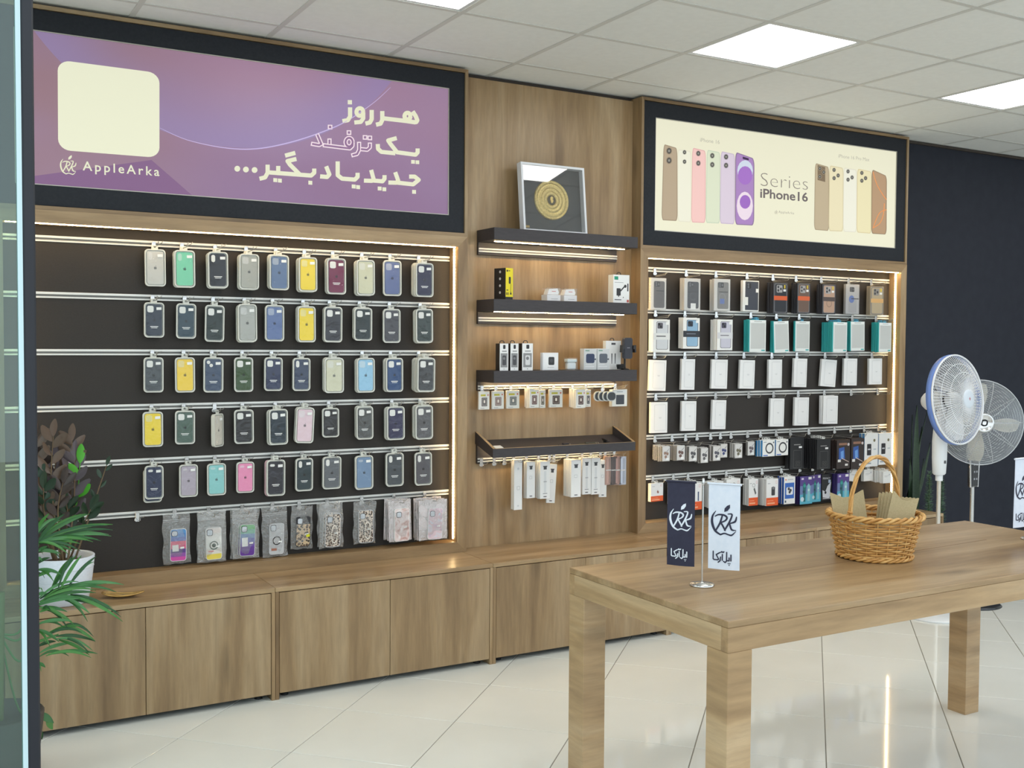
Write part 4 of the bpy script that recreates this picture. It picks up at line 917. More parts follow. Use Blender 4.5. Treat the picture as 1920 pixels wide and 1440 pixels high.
BRNP = [('q', .15, .82, .75, .9, (150, 110, 90)), ('c', .86, .84, .08, (206, 196, 196)), ('p', [(.15, .32), (.15, .72), (.55, .76), (.62, .34)], (52, 92, 170)), ('p', [(.3, .36), (.28, .6), (.5, .64), (.52, .38)], (110, 160, 226)), ('q', .08, .24, .3, .33, (230, 228, 226)), ('q', .62, .10, .84, .17, (230, 228, 226)), ('p', [(.35, .36), (.9, .22), (.9, .24), (.36, .385)], (220, 200, 190))]
hang(4, 13, (1569, 825, 1594, 879), 4, .014, 'brown_screen_glass_box', 'dark brown box with blue phone picture', 'box', BRN, BRNP)
hang(4, 14, (1596, 822, 1620, 879), 3, .014, 'brown_screen_glass_box', 'dark brown box with blue phone picture', 'box', BRN, BRNP)
WBP = [('q', 0, 0, 1, 1, (236, 236, 236)), ('rr', .18, .34, .5, .68, .005, (40, 38, 44)), ('q', .24, .5, .44, .54, (200, 200, 206)), ('c', .72, .78, .08, (120, 112, 84)), ('q', .1, .08, .5, .12, (150, 160, 170)), ('q', .66, .5, .86, .53, (180, 190, 200))]
hang(4, 15, (1621, 812, 1646, 875), 2, .022, 'white_accessory_box', 'tall white box with blue sides', 'box', WHITE, WBP, BLUES, WHITE)
hang(4, 16, (1648, 812, 1672, 871), 2, .022, 'white_accessory_box', 'tall white box with gold dot', 'box', WHITE, WBP, mat((205, 214, 226), .4), WHITE)
# --- bottom rail
def orange(k, bb, n, pic, rz=0):
    P = [('q', 0, 0, 1, 1, (236, 236, 236)), ('q', 0, 0, 1, .30, (232, 92, 36)), ('q', .08, .06, .72, .12, (246, 170, 130)), ('q', .08, .17, .6, .2, (246, 150, 110)), ('q', .1, .82, .32, .85, (190, 190, 194)), ('fr', .78, .82, .9, .92, .001, .0012, (220, 130, 130))]
    if pic == 'plug': P += [('p', [(.48, .52), (.55, .62), (.66, .5), (.58, .42)], (150, 96, 84))]
    if pic == 'hub': P += [('p', [(.5, .62), (.7, .4), (.82, .46), (.62, .68)], (96, 98, 100)), ('r', .52, .76, .16, .03, (110, 112, 114))]
    if pic == 'car': P += [('rr', .42, .38, .72, .7, .005, (54, 54, 58)), ('c', .57, .66, .1, (120, 120, 124))]
    if pic == 'cable': P += [('p', [(.7, .32), (.78, .32), (.78, .66), (.7, .66)], (60, 80, 120))]
    hang(5, k, bb, n, .024, 'orange_white_box', 'white box with orange foot', 'box', WHITE, P, mat((222, 222, 222), .5), WHITE, rz)
orange(1, (1219, 906, 1244, 940), 1, 'plug', .1); orange(2, (1256, 904, 1284, 945), 1, 'cable'); orange(3, (1290, 905, 1316, 956), 2, 'cable'); orange(4, (1330, 903, 1356, 952), 2, 'hub'); orange(5, (1362, 898, 1388, 950), 2, 'hub'); orange(6, (1404, 898, 1421, 948), 2, 'hub'); orange(7, (1437, 898, 1459, 948), 3, 'car')
hang(5, 8, (1470, 894, 1491, 945), 3, .018, 'blue_lens_box', 'blue and white box with phone picture', 'box', WHITE, [('q', .08, .2, .9, .78, (52, 104, 190)), ('rr', .2, .34, .8, .62, .008, (226, 230, 236)), ('c', .42, .56, .1, (60, 62, 70)), ('c', .58, .5, .1, (60, 62, 70)), ('c', .5, .44, .1, (60, 62, 70)), ('q', .08, .06, .2, .14, (70, 90, 110)), ('c', .15, .9, .06, (230, 140, 120)), ('q', .3, .88, .8, .92, (200, 200, 206))], mat((40, 92, 186), .4), WHITE)
PURB = mat((56, 44, 104), .4)
ROBP = [('q', 0, 0, 1, .35, (92, 180, 204)), ('q', 0, .35, 1, .66, (110, 130, 178)), ('q', 0, .66, 1, 1, (88, 66, 140)), ('p', [(.25, .1), (.22, .72), (.36, .82), (.48, .7), (.44, .08)], (36, 110, 116)), ('p', [(.6, .1), (.58, .66), (.7, .74), (.84, .62), (.8, .1)], (140, 196, 206)), ('c', .36, .66, .1, (60, 160, 150)), ('c', .3, .45, .09, (30, 70, 84)), ('c', .7, .5, .08, (200, 226, 230)), ('c', .18, .18, .14, (210, 226, 236)), ('q', .1, .88, .28, .95, (216, 206, 226)), ('q', .66, .88, .92, .97, (236, 236, 238))]
hang(5, 9, (1500, 893, 1523, 945), 2, .020, 'purple_box', 'purple and teal figure box', 'box', PURB, ROBP)
hang(5, 10, (1522, 890, 1539, 941), 1, .020, 'purple_box', 'narrow purple and teal figure box', 'box', PURB, ROBP)
p_ = hang(5, 11, (1541, 889, 1560, 938), 2, .012, 'privacy_glass_box', 'black box with white dragon shape', 'box', BLKB, [('p', [(.1, .12), (.06, .4), (.35, .34), (.55, .55), (.9, .7), (.8, .34), (.96, .2), (.7, .08)], (212, 214, 220)), ('c', .36, .3, .1, (30, 30, 34)), ('q', .1, .06, .9, .09, (206, 206, 210)), ('q', .62, .66, .85, .78, (170, 186, 206))])
PVT = [o for o in col.objects if o.name.startswith('privacy_glass_box') and o.type == 'EMPTY' and not o['label'].startswith('rear')][0]
text_mesh('PRIVACY', mat((206, 206, 210), .5), 'lettering', PVT, at(1543, 899, .0465), at(1557, 898, .0465), .01)
hang(5, 12, (1570, 888, 1592, 938), 3, .020, 'purple_box', 'purple and teal figure box', 'box', PURB, ROBP)
CRD = [('q', .15, .62, .7, .64, (150, 150, 156)), ('q', .15, .54, .5, .56, (170, 170, 176)), ('c', .75, .72, .06, (190, 190, 196))]
hang(5, 13, (1593, 882, 1610, 903), 2, .012, 'small_white_card_pack', 'small white card pack hung askew', 'card pack', WHITE, CRD, None, WHITE, 0, .18)
hang(5, 14, (1620, 880, 1637, 902), 2, .012, 'small_white_card_pack', 'small white card pack', 'card pack', WHITE, CRD, None, WHITE)
hang(5, 15, (1656, 884, 1671, 906), 7, .012, 'small_white_card_pack', 'small white card pack', 'card pack', WHITE, CRD, None, WHITE)

# ------------------------------------------------------------------ floating shelves on the oak panel
SX0, SX1 = .10, 1.018
def shelf(z0, z1, yfr, zb, zr, lab, ly=-.02):
    t = thing('floating_shelf', ((SX0+SX1)/2, YM, zb), lab, 'shelf')
    b = MB(); b.box((SX0, yfr, z0), (SX1, YM-.001, z1), SHELFDARK, .0012); b.build('shelf_board', t, world=True)
    b = MB(); b.box((SX0, YM-.019, zb), (SX1-.02, YM-.001, z0-.0005), SHELFDARK, .001); b.build('back_board', t, world=True)
    b = MB(); y = YM-.019
    b.box((SX0, y-.007, zr+.003), (SX1-.02, y, zr+.011), ALU, .001); b.box((SX0, y-.007, zr-.011), (SX1-.02, y, zr-.004), ALU, .001); b.box((SX0, y-.002, zr-.004), (SX1-.02, y, zr+.003), mat((120, 120, 118), .5, .5)); b.build('rail', t, world=True)
    b = MB(); b.box((SX0+.05, ly, z0-.0035), (SX1-.03, ly+.007, z0-.0008), led_mat(0, LED_LIGHT*2.4)); b.build('led_strip', t, world=True, label='warm white lit LED strip')
    return t
shelf(2.137, 2.199, -.103, 2.070, 2.095, 'dark floating shelf carrying the framed gold disc')
shelf(1.768, 1.830, -.103, 1.703, 1.728, 'dark floating shelf carrying the black and yellow box')
shelf(1.394, 1.457, -.108, 1.347, 1.364, 'dark floating shelf with a row of small gadget boxes', .035)
# sloping tray with rim
t = thing('display_tray', ((SX0+SX1)/2, YM, .955), 'dark sloping wall tray with raised wooden-edged rim', 'tray')
def tray_side(x0, x1):
    b = MB(); q = [(YM-.001, 1.128), (-.11, 1.052), (-.11, 1.004), (YM-.001, 1.062)]
    vs = [(x, y, z) for x in (x0, x1) for y, z in q]; b.raw(vs, [(0, 3, 2, 1), (4, 5, 6, 7), (1, 2, 6, 5), (2, 3, 7, 6), (3, 0, 4, 7)], SHELFDARK); b.raw(vs, [(0, 1, 5, 4)], oak('y')); b.build('side_board', t, world=True)
tray_side(SX0-.004, SX0+.012); tray_side(SX1-.024, SX1-.008)
b = MB(); b.box((SX0+.0122, -.110, 1.004), (SX1-.0242, -.095, 1.051), SHELFDARK); b.build('front_board', t, world=True)
b = MB(); b.box((SX0+.0122, -.110, 1.0512), (SX1-.0242, -.095, 1.0522), oak('x')); b.build('front_edge', t, world=True)
b = MB(); vs = [(x, y, z) for x in (SX0+.0122, SX1-.0242) for y, z in ((YM-.001, 1.080), (-.0948, 1.022), (-.0948, 1.010), (YM-.001, 1.068))]; b.raw(vs, [(0, 3, 2, 1), (4, 5, 6, 7), (0, 1, 5, 4), (1, 2, 6, 5), (2, 3, 7, 6), (3, 0, 4, 7)], SHELFDARK); b.build('tray_floor', t, world=True)
b = MB(); b.box((SX0, YM-.019, .955), (SX1-.02, YM-.0005, 1.064), SHELFDARK, .001); b.build('back_board', t, world=True)
b = MB(); y = YM-.019; zr = .975
b.box((SX0, y-.007, zr+.003), (SX1-.02, y, zr+.011), ALU, .001); b.box((SX0, y-.007, zr-.011), (SX1-.02, y, zr-.004), ALU, .001); b.build('rail', t, world=True)
b = MB(); b.box((SX0+.05, .020, 1.0335), (SX1-.05, .028, 1.0365), led_mat(0, LED_LIGHT*2.4)); b.build('led_strip', t, world=True, label='warm white lit LED strip')

# framed gold disc leaning on the top shelf
t = thing('framed_disc', (.515, -.045, 2.1995), 'white deep frame holding an embossed gold disc, leaning on top shelf', 'picture frame')
t.rotation_euler = (-math.atan(.04/.37), 0, 0)
FWd, FHt = .405, .372
b = MB(); o4 = [(-FWd/2, 0), (-FWd/2, FHt), (FWd/2, FHt), (FWd/2, 0)]; d = .012; i4 = [(-FWd/2+d, d), (-FWd/2+d, FHt-d), (FWd/2-d, FHt-d), (FWd/2-d, d)]
b.ring(o4, i4, -.0, .042, mat((226, 228, 234), .4)); b.build('frame', t)
b = MB(); b.box((-FWd/2+d, .036, d), (FWd/2-d, .040, FHt-d), mat((62, 66, 72), .7)); b.build('backing', t)
GOLD = noisy((226, 206, 140), (188, 166, 100), 120, .38, .5, name='embossed_gold', metal=.55)
GOLDP = mat((206, 184, 118), .3, .8)
MY = Matrix(((1, 0, 0), (0, 0, -1), (0, 1, 0)))    # lathe axis to -y
b = MB(); b.lathe([(.026, .004), (.030, .009), (.048, .009), (.050, .006), (.054, .009), (.068, .009), (.070, .006), (.074, .009), (.094, .008), (.098, .004), (.102, .010), (.107, .010), (.109, 0)], GOLD, 48, (.0, .036, .185), MY); b.build('gold_disc', t)
b = MB(); b.lathe([(0, .005), (.026, .005), (.027, .004)], mat((92, 84, 66), .5, .3), 32, (0, .036, .185), MY); b.build('disc_centre', t)
b = MB(); b.prism([(-.006, -.014), (-.010, .004), (-.006, .016), (.004, .018), (.010, .010), (.004, .004), (.010, -.004), (.006, -.014), (.0, -.020)], -.003, .0, GOLDP); b.build('disc_figure', t, loc=(0, .031, .187))
b = MB(); b.box((-FWd/2+.026, .034, .026), (-FWd/2+.056, .0365, .038), mat((178, 150, 88), .4, .4)); b.build('plaque', t)
b = MB(); b.box((-FWd/2+d, .004, d), (FWd/2-d, .0055, FHt-d), clear('picture_glass', haze=0, gloss=.14, rough=.02)); b.build('glass', t)

SHG = 'small goods on the dark shelves'
def stand(bb, zs, yf, T, name, lab, cat, base, prints, side=None, tab=None, rz=0):
    p, W, Hh = front_of(bb, yf)
    return box_item(name, p.x, yf, zs+Hh/2+.0003, W, Hh, T, base, prints, lab, cat, SHG, side, tab, rz)
YLW = (238, 220, 40)
t = stand((943, 502, 960, 561), 1.83, -.085, .085, 'car_mount_box', 'black and yellow car mount box standing on second dark shelf', 'box', BLKB, [('q', 0, .08, 1, 1, YLW), ('rr', .42, .5, .7, .72, .004, (40, 40, 44)), ('p', [(.66, .22), (.72, .22), (.76, .5), (.7, .5)], (40, 40, 44)), ('p', [(.55, .16), (.85, .16), (.72, .26)], (40, 40, 44)), ('q', .1, .88, .3, .94, (40, 40, 44)), ('q', .36, .9, .6, .925, (60, 60, 44)), ('q', .1, .28, .36, .31, (60, 60, 40)), ('q', .06, .14, .2, .22, (120, 110, 40)), ('q', .26, .14, .4, .22, (120, 110, 40))], None, None, .28)
b = MB(); 
for k, z in enumerate((.062, .026, -.010, -.046)):
    b.face([(-.0258-.002, yy, zz) for yy, zz in [(q[0]-.002, q[1]+z) for q in circ(0, 0, .007)]][::-1], mat((190, 190, 190), .5))
b.build('side_icons', t, kind='stuff')
for k, bb in enumerate([(1026, 533, 1051, 562), (1058, 533, 1082, 562)]):
    p, W, Hh = front_of(bb, -.04)
    t = thing('clear_gift_box', (p.x, -.04+.03, 1.8303), 'small clear-topped white box on second shelf, %s' % ('nearer the yellow box' if k == 0 else 'nearer the tall white box'), 'box', SHG)
    b = MB(); b.box((-W/2, -.03, 0), (W/2, .03, .034), mat((232, 232, 236), .5), .001); b.build('box', t)
    b = MB(); b.box((-W/2, -.03, .0342), (W/2, .03, .072), CLEARBOX); b.build('clear_lid', t)
    b = MB(); b.prism([(-W*.42, .036), (-W*.30, .066), (W*.34, .070), (W*.44, .050), (W*.40, .036)], -.022, .02, mat((240, 240, 242), .5)); b.build('folded_card', t)
    b = MB(); b.face([(-W*.1, -.0225, .052), (W*.2, -.0225, .052), (W*.2, -.0225, .055), (-W*.1, -.0225, .055)], mat((200, 60, 60), .5)); b.face([(-W*.2, -.0303, .012), (W*.3, -.0303, .012), (W*.3, -.0303, .014), (-W*.2, -.0303, .014)], mat((150, 150, 156), .5)); b.build('print', t, kind='stuff')
def looptab(t, Hh):
    b = MB(); b.tube([(-.013, 0, Hh/2), (-.012, 0, Hh/2+.009), (-.006, 0, Hh/2+.014), (.006, 0, Hh/2+.014), (.012, 0, Hh/2+.009), (.013, 0, Hh/2)], .0022, BLACK, 6); b.build('hang_loop', t)
t = stand((1150, 513, 1180, 566), 1.83, -.07, .05, 'car_mount_box', 'white car mount box with black hang loop at shelf end', 'box', WHITE, [('q', 0, 0, 1, 1, (236, 236, 236)), ('q', .06, .82, .3, .94, (32, 150, 120)), ('q', .08, .72, .62, .735, (150, 150, 154)), ('rr', .2, .26, .46, .52, .004, (44, 44, 48)), ('p', [(.42, .44), (.66, .6), (.7, .56), (.46, .4)], (44, 44, 48)), ('c', .74, .6, .08, (44, 44, 48)), ('q', .3, .22, .36, .3, (44, 44, 48)), ('rr', .86, .42, .94, .7, .003, (70, 70, 74)), ('q', .08, .1, .5, .13, (90, 90, 94)), ('c', .62, .2, .03, (90, 90, 94)), ('q', .84, .03, .97, .12, (190, 90, 84))], None, None)
looptab(t, 2*(t.location.z-1.83))
for k, bb in enumerate([(937, 645, 953, 696), (957, 645, 972, 696), (979, 645, 999, 696)]):
    t = stand(bb, 1.457, -.085, .045, 'earphone_box', 'slim black-sided earphone box on third shelf, %s' % ('at the shelf end', 'middle of three', 'beside the tilted white box')[k], 'box', BLKB, [('q', 0, 0, 1, 1, (234, 234, 234)), ('q', .1, .12, .9, .64, (140, 140, 142)), ('rr', .3, .2, .75, .56, .006, (70, 70, 74) if k < 2 else (214, 214, 216)), ('c', .5, .45, .14, (120, 120, 124)), ('rr', .38, .8, .66, .95, .004, (40, 40, 44)), ('q', .25, .70, .8, .73, (110, 110, 112)), ('c', .5, .06, .04, (90, 90, 92))])
    looptab(t, 2*(t.location.z-1.457))
t = stand((1016, 661, 1048, 694), 1.457, -.075, .022, 'watch_charger_box', 'white box with black square watch picture, standing tilted', 'box', mat((226, 226, 230), .5), [('q', .05, .05, .95, .95, (236, 236, 238)), ('rr', .36, .3, .74, .76, .007, (46, 46, 50)), ('c', .55, .54, .1, (70, 70, 74)), ('q', .3, .16, .72, .18, (160, 160, 164))], None, None, .12)
p, W, Hh = front_of((1064, 669, 1083, 692), -.06)
t = thing('adapter_pack', (p.x, -.04, 1.4573), 'small clear pack with white adapter on third shelf', 'adapter', SHG)
b = MB(); b.box((-W/2, -.02, 0), (W/2, .02, Hh), CLEARBOX); b.build('clear_box', t)
b = MB(); b.box((-W*.42, -.016, .002), (W*.42, .016, Hh*.62), mat((214, 222, 226), .4), .006); b.box((-W*.46, -.018, Hh*.64), (W*.46, .018, Hh*.9), mat((206, 220, 224), .4), .003); b.build('adapter', t)
for k, bb in enumerate([(1095, 652, 1119, 692), (1120, 652, 1143, 692)]):
    stand(bb, 1.457, -.07, .04, 'earbud_case_box', 'grey box showing %s earbud case' % ('navy blue square', 'slate rounded')[k], 'box', mat((204, 206, 208), .5), [('q', .04, .04, .96, .96, (200, 202, 204)), ('rr', .16, .32, .82, .76, .010, (44, 56, 88) if k == 0 else (88, 94, 106)), ('c', .88, .5, .06, (60, 66, 80)), ('q', .1, .88, .42, .93, (110, 150, 130)), ('q', .1, .14, .8, .17, (228, 228, 230)), ('q', .1, .24, .6, .26, (228, 228, 230))])
t = stand((1136, 636, 1164, 690), 1.457, -.02, .03, 'cable_box', 'tall white cable box with black hang loop behind earbud cases', 'box', WHITE, [('q', 0, 0, 1, 1, (236, 236, 236)), ('q', .36, .86, .64, .93, (80, 80, 84)), ('p', [(.38, .2), (.42, .2), (.44, .56), (.36, .56)], (90, 90, 94)), ('p', [(.6, .2), (.64, .2), (.66, .56), (.58, .56)], (90, 90, 94))])
looptab(t, 2*(t.location.z-1.457))
p = at(1173, 690, -.06)
t = thing('phone_mount', (p.x, -.06, 1.4573), 'black car phone mount on a stem with coiled cable', 'phone mount', SHG)
zc = at(1173, 653, -.06).z-1.4573
b = MB(); b.prism(rrect(.058, .118, .014, 5, 0, zc), -.024, -.004, mat((58, 60, 70), .45), True); b.prism(rrect(.050, .110, .012, 5, 0, zc), -.026, -.024, mat((50, 52, 62), .6), True); b.build('cradle', t)
b = MB(); b.face([(-.010, -.0264, zc+.004), (.010, -.0264, zc+.004), (.010, -.0264, zc+.001), (-.010, -.0264, zc+.001)][::-1], mat((150, 150, 156), .5)); b.build('print', t)
for sx in (-1, 1):
    b = MB(); b.prism([(sx*.028, zc+.016), (sx*.046, zc+.018), (sx*.048, zc-.022), (sx*.040, zc-.024), (sx*.038, zc-.004), (sx*.028, zc-.006)][::sx], -.034, -.008, mat((38, 38, 42), .5)); b.build('grip_arm', t)
b = MB(); b.tube([(0, -.004, zc-.02), (0, .008, zc-.05), (0, .010, .02), (0, .006, .006)], .006, BLACK, 8); b.build('stem', t)
b = MB(); b.lathe([(0, 0), (.024, 0), (.024, .004), (.010, .008), (0, .008)], BLACK, 16, (0, .006, 0)); b.build('foot', t)
b = MB(); pts = []
for k in range(60): a = k*.55; pts.append((-.045+(.022+.003*math.sin(k))*math.cos(a), -.012+.012*math.sin(a), .004+.00045*k))
b.tube(pts, .0025, BLACK, 5); b.build('cable', t)

# hanging goods below the third shelf and below the tray
HG = 'packs hung on the oak panel rails'
def chang(zr, nm, k, bb, n, T, name, desc, cat, base, prints, side=None, tab=None, rz=0, ry=0, gap=.002, hk=True, extra=None):
    yb = YM-.028; yf = yb-.012-n*(T+gap); p, W, Hh = front_of(bb, yf); pl = '%s shelf-panel rail, %s hook from purple sign' % (nm, ORD[k])
    if hk: hook(p.x, zr, .03+n*(T+gap)+.03, 'chrome hook, '+pl, 'hooks on the oak panel rails', dz=min(-.014, max(-.03, p.z+Hh/2+.008-zr)), y=yb)
    for q in range(n):
        f = q == n-1
        t = box_item(name, p.x+(0 if f else R.uniform(-.002, .002)), yf+(n-1-q)*(T+gap), p.z+(0 if f else R.uniform(-.003, .003)), W, Hh, T, base, prints if f else None, '%s%s, %s' % (rear(q, n), desc, pl), cat, HG, side, tab, rz if f else 0, ry if f else 0)
        if extra and f: extra(t, W, Hh, T)
WARMW = mat((232, 230, 224), .5)
def pin(c): return [('rr', .24, .18, .78, .66, .004, c), ('fr', .3, .24, .72, .6, .003, .0012, (200, 190, 180)), ('rr', .44, .36, .58, .52, .002, (236, 226, 214)), ('q', .16, .74, .62, .84, (200, 190, 60)), ('c', .84, .8, .06, (206, 110, 90)), ('q', .12, .06, .5, .09, (170, 170, 170))]
for k, bb, n, cc in ((1, (898, 734, 918, 768), 1, (110, 104, 104)), (2, (923, 733, 945, 767), 1, (150, 128, 122)), (3, (950, 732, 974, 766), 1, (116, 118, 116)), (4, (993, 729, 1011, 765), 4, (120, 92, 90)), (5, (1012, 731, 1023, 765), 1, (110, 104, 90)), (6, (1030, 730, 1055, 764), 1, (84, 66, 60)), (7, (1080, 730, 1098, 765), 5, (96, 74, 72)), (8, (1098, 731, 1108, 763), 1, (90, 92, 96))):
    chang(1.364, 'upper', k, bb, n, .013, 'phone_grip_pack', 'small white phone grip pack', 'grip pack', WARMW, pin(cc), tab=None)
# oval black pads in white trays
for q in range(4):
    p = at(1122+q*8, 743, .02-.012*q); t = thing('oval_pad_pack', (p.x, .02-.012*q, p.z), '%soval black pad in white tray on upper shelf-panel rail' % rear(q, 4), 'grip pack', HG)
    b = MB(); b.prism(rrect(.064, .056, .026, 6), -.004, .004, mat((214, 216, 214), .4), True); b.build('tray', t); b = MB(); b.prism(rrect(.052, .045, .021, 6), -.007, -.0042, mat((66, 70, 74), .5), True); b.build('pad', t)
p = at(1122, 728, YM-.02); hook(at(1128, 728, YM-.02).x, 1.364, .09, 'chrome hook, upper shelf-panel rail, ninth hook from purple sign', 'hooks on the oak panel rails', dz=-.012, y=YM-.028)
chang(1.364, 'upper', 10, (1148, 730, 1176, 762), 2, .016, 'grey_pad_pack', 'grey and white pack with dark square', 'grip pack', WARMW, [('rr', .25, .12, .8, .68, .004, (62, 66, 74)), ('q', .1, .78, .9, .96, (228, 230, 230)), ('q', .3, .84, .7, .88, (150, 156, 156))])
# watch strap boxes
WSTR = [('q', .0, .0, 1, 1, (236, 236, 236)), ('p', [(.26, .88), (.74, .88), (.66, .84), (.66, .78), (.34, .78), (.34, .84)], (70, 72, 76)), ('q', .34, .04, .66, .07, (120, 120, 124))]
WS2 = WSTR+[('fr', .32, .52, .62, .6, .002, .001, (150, 152, 156))]; WS3 = WSTR+[('q', .38, .16, .62, .74, (220, 222, 224)), ('q', .34, .44, .66, .47, (180, 180, 184)), ('q', .28, .13, .72, .145, (110, 112, 116))]
def ws(k, bb, n, pr, desc, ry=0, rz=0): chang(.975, 'lower', k, bb, n, .018, 'strap_box', desc, 'box', WHITE, pr, ry=ry, rz=rz)
for k, px in ((1, 901), (2, 925), (3, 944), (9, 1037)):
    p = at(px, 866, YM-.02); hook(p.x, .975, .06, 'empty chrome hook, lower shelf-panel rail, %s hook from purple sign' % ORD[k], 'hooks on the oak panel rails', dz=-.02, y=YM-.028)
ws(4, (964, 862, 979, 956), 2, [('q', 0, 0, 1, 1, (236, 236, 236)), ('fr', .35, .4, .72, .47, .002, .001, (120, 122, 126)), ('c', .5, .82, .14, (206, 208, 212)), ('c', .5, .08, .1, (210, 212, 214))], 'extra long plain white strap box')
ws(5, (988, 865, 1003, 934), 2, WS2, 'white strap box with outlined square'); ws(6, (1013, 865, 1031, 935), 3, WS3, 'white strap box with black buckle'); ws(7, (1028, 870, 1042, 943), 1, WS2, 'white strap box hung askew', .06, -.25)
ws(8, (1071, 862, 1089, 932), 4, WS2, 'white strap box with square outline'); ws(10, (1092, 858, 1108, 927), 2, WS3, 'white strap box showing pale strap'); ws(11, (1109, 858, 1125, 927), 2, WS3, 'white strap box showing grey strap'); ws(12, (1125, 862, 1137, 932), 1, WS2, 'narrow white strap box', 0, -.3)
for k, (px0, cc, cn) in enumerate([(1140, (206, 164, 150), 'blush pink'), (1149, (84, 62, 60), 'dark brown'), (1157, (196, 150, 140), 'salmon'), (1166, (208, 214, 232), 'pale blue')]):
    chang(.975, 'lower', 13+k, (px0-5, 856, px0+8, 909), 2, .012, 'strap_blister', cn+' strap in clear pack', 'strap', mat(tuple(int(v*.9) for v in cc), .4), [('q', .2, .06, .45, .94, cc), ('q', .55, .06, .8, .94, tuple(int(v*.8) for v in cc)), ('q', .1, .5, .9, .54, (220, 216, 214))], extra=cover, hk=(k % 2 == 0))
# things lying in the tray
def tray_z(y): return 1.022+(y+.0948)/(YM-.001+.0948)*.058
SL = math.atan(.058/.184)
p = at(934, 834, -.05); t = thing('earbud_case', (p.x, -.045, tray_z(-.045)+.0015), 'small white earbud case lying in the sloping tray', 'earbud case', rz=.2); t.rotation_euler = (SL, 0, .1)
b = MB(); b.box((-.03, -.022, 0), (.03, .022, .018), mat((232, 232, 228), .3), .008); b.build('case', t); b = MB(); b.box((-.0305, -.0225, .012), (.0305, .0225, .0126), mat((190, 190, 186), .4)); b.build('seam', t)
for k, (px, py, an, cn) in enumerate([(1058, 824, .5, 'navy leather'), (1103, 824, -.3, 'olive buckled'), (1134, 817, 1.3, 'black rubber')]):
    y = -.03 if k < 2 else .0; p = at(px, py, y); t = thing('watch_strap', (p.x, y, tray_z(y)+.0012), cn+' watch strap lying in the sloping tray', 'watch strap'); t.rotation_euler = (SL, 0, an)
    mt = mat([(34, 38, 52), (70, 68, 58), (28, 28, 32)][k], .5)
    b = MB(); b.box((-.055, -.010, 0), (.045, .010, .004), mt, .0015); b.box((-.02, -.009, .0042), (.04, .009, .012), mt, .003); b.build('strap', t)
    b = MB(); b.ring(rrect(.018, .022, .004, 3), rrect(.012, .015, .003, 3), 0, .004, STEEL); b.v = [Vector((q.x+.052, q.z, q.y+.003)) for q in b.v]; b.build('buckle', t)

# ------------------------------------------------------------------ table
TX, TY, TL, TW_, THt, ZA, LG = -.5723, -2.6787, 2.083, .809, .829, .739, .0905
t = thing('display_table', (TX+TL/2, TY+TW_/2, 0), 'long oak display table with thick apron and square legs', 'table')
b = MB(); b.box((TX, TY, THt-.02), (TX+TL, TY+TW_, THt), oak('x', 1.0), .0018); b.build('tabletop', t, world=True)
a0 = .002
for lo, hi, kd in (((TX, TY, ZA), (TX+TL, TY+.03, THt-.0205), 'x'), ((TX, TY+TW_-.03, ZA), (TX+TL, TY+TW_, THt-.0205), 'x'), ((TX, TY+.0302, ZA), (TX+.03, TY+TW_-.0302, THt-.0205), 'y'), ((TX+TL-.03, TY+.0302, ZA), (TX+TL, TY+TW_-.0302, THt-.0205), 'y')):
    b = MB(); b.box(lo, hi, oak(kd, 1.07), .0015); b.build('apron', t, world=True)  # aprons tinted lighter than the top to stand in for front daylight
for lx in (TX, TX+TL-LG):
    for ly in (TY, TY+TW_-LG):
        b = MB(); b.box((lx+.0003, ly+.0003, 0), (lx+LG-.0003, ly+LG-.0003, ZA-.0005), oak('h', 1.07), .0015); b.build('leg', t, world=True)  # legs tinted lighter too, daylight put into the colour
g0 = on(1345, 1091, THt); g1 = on(1850, 1012, THt)
b = MB(); q = (g1-g0).normalized()*.5; b.face([g0+Vector((0, -.0022, .0004)), g1+Vector((0, -.0022, .0004)), g1+Vector((0, .0022, .0004)), g0+Vector((0, .0012, .0004))], mat((122, 98, 76), .6)); b.build('veneer_joint', t, world=True)

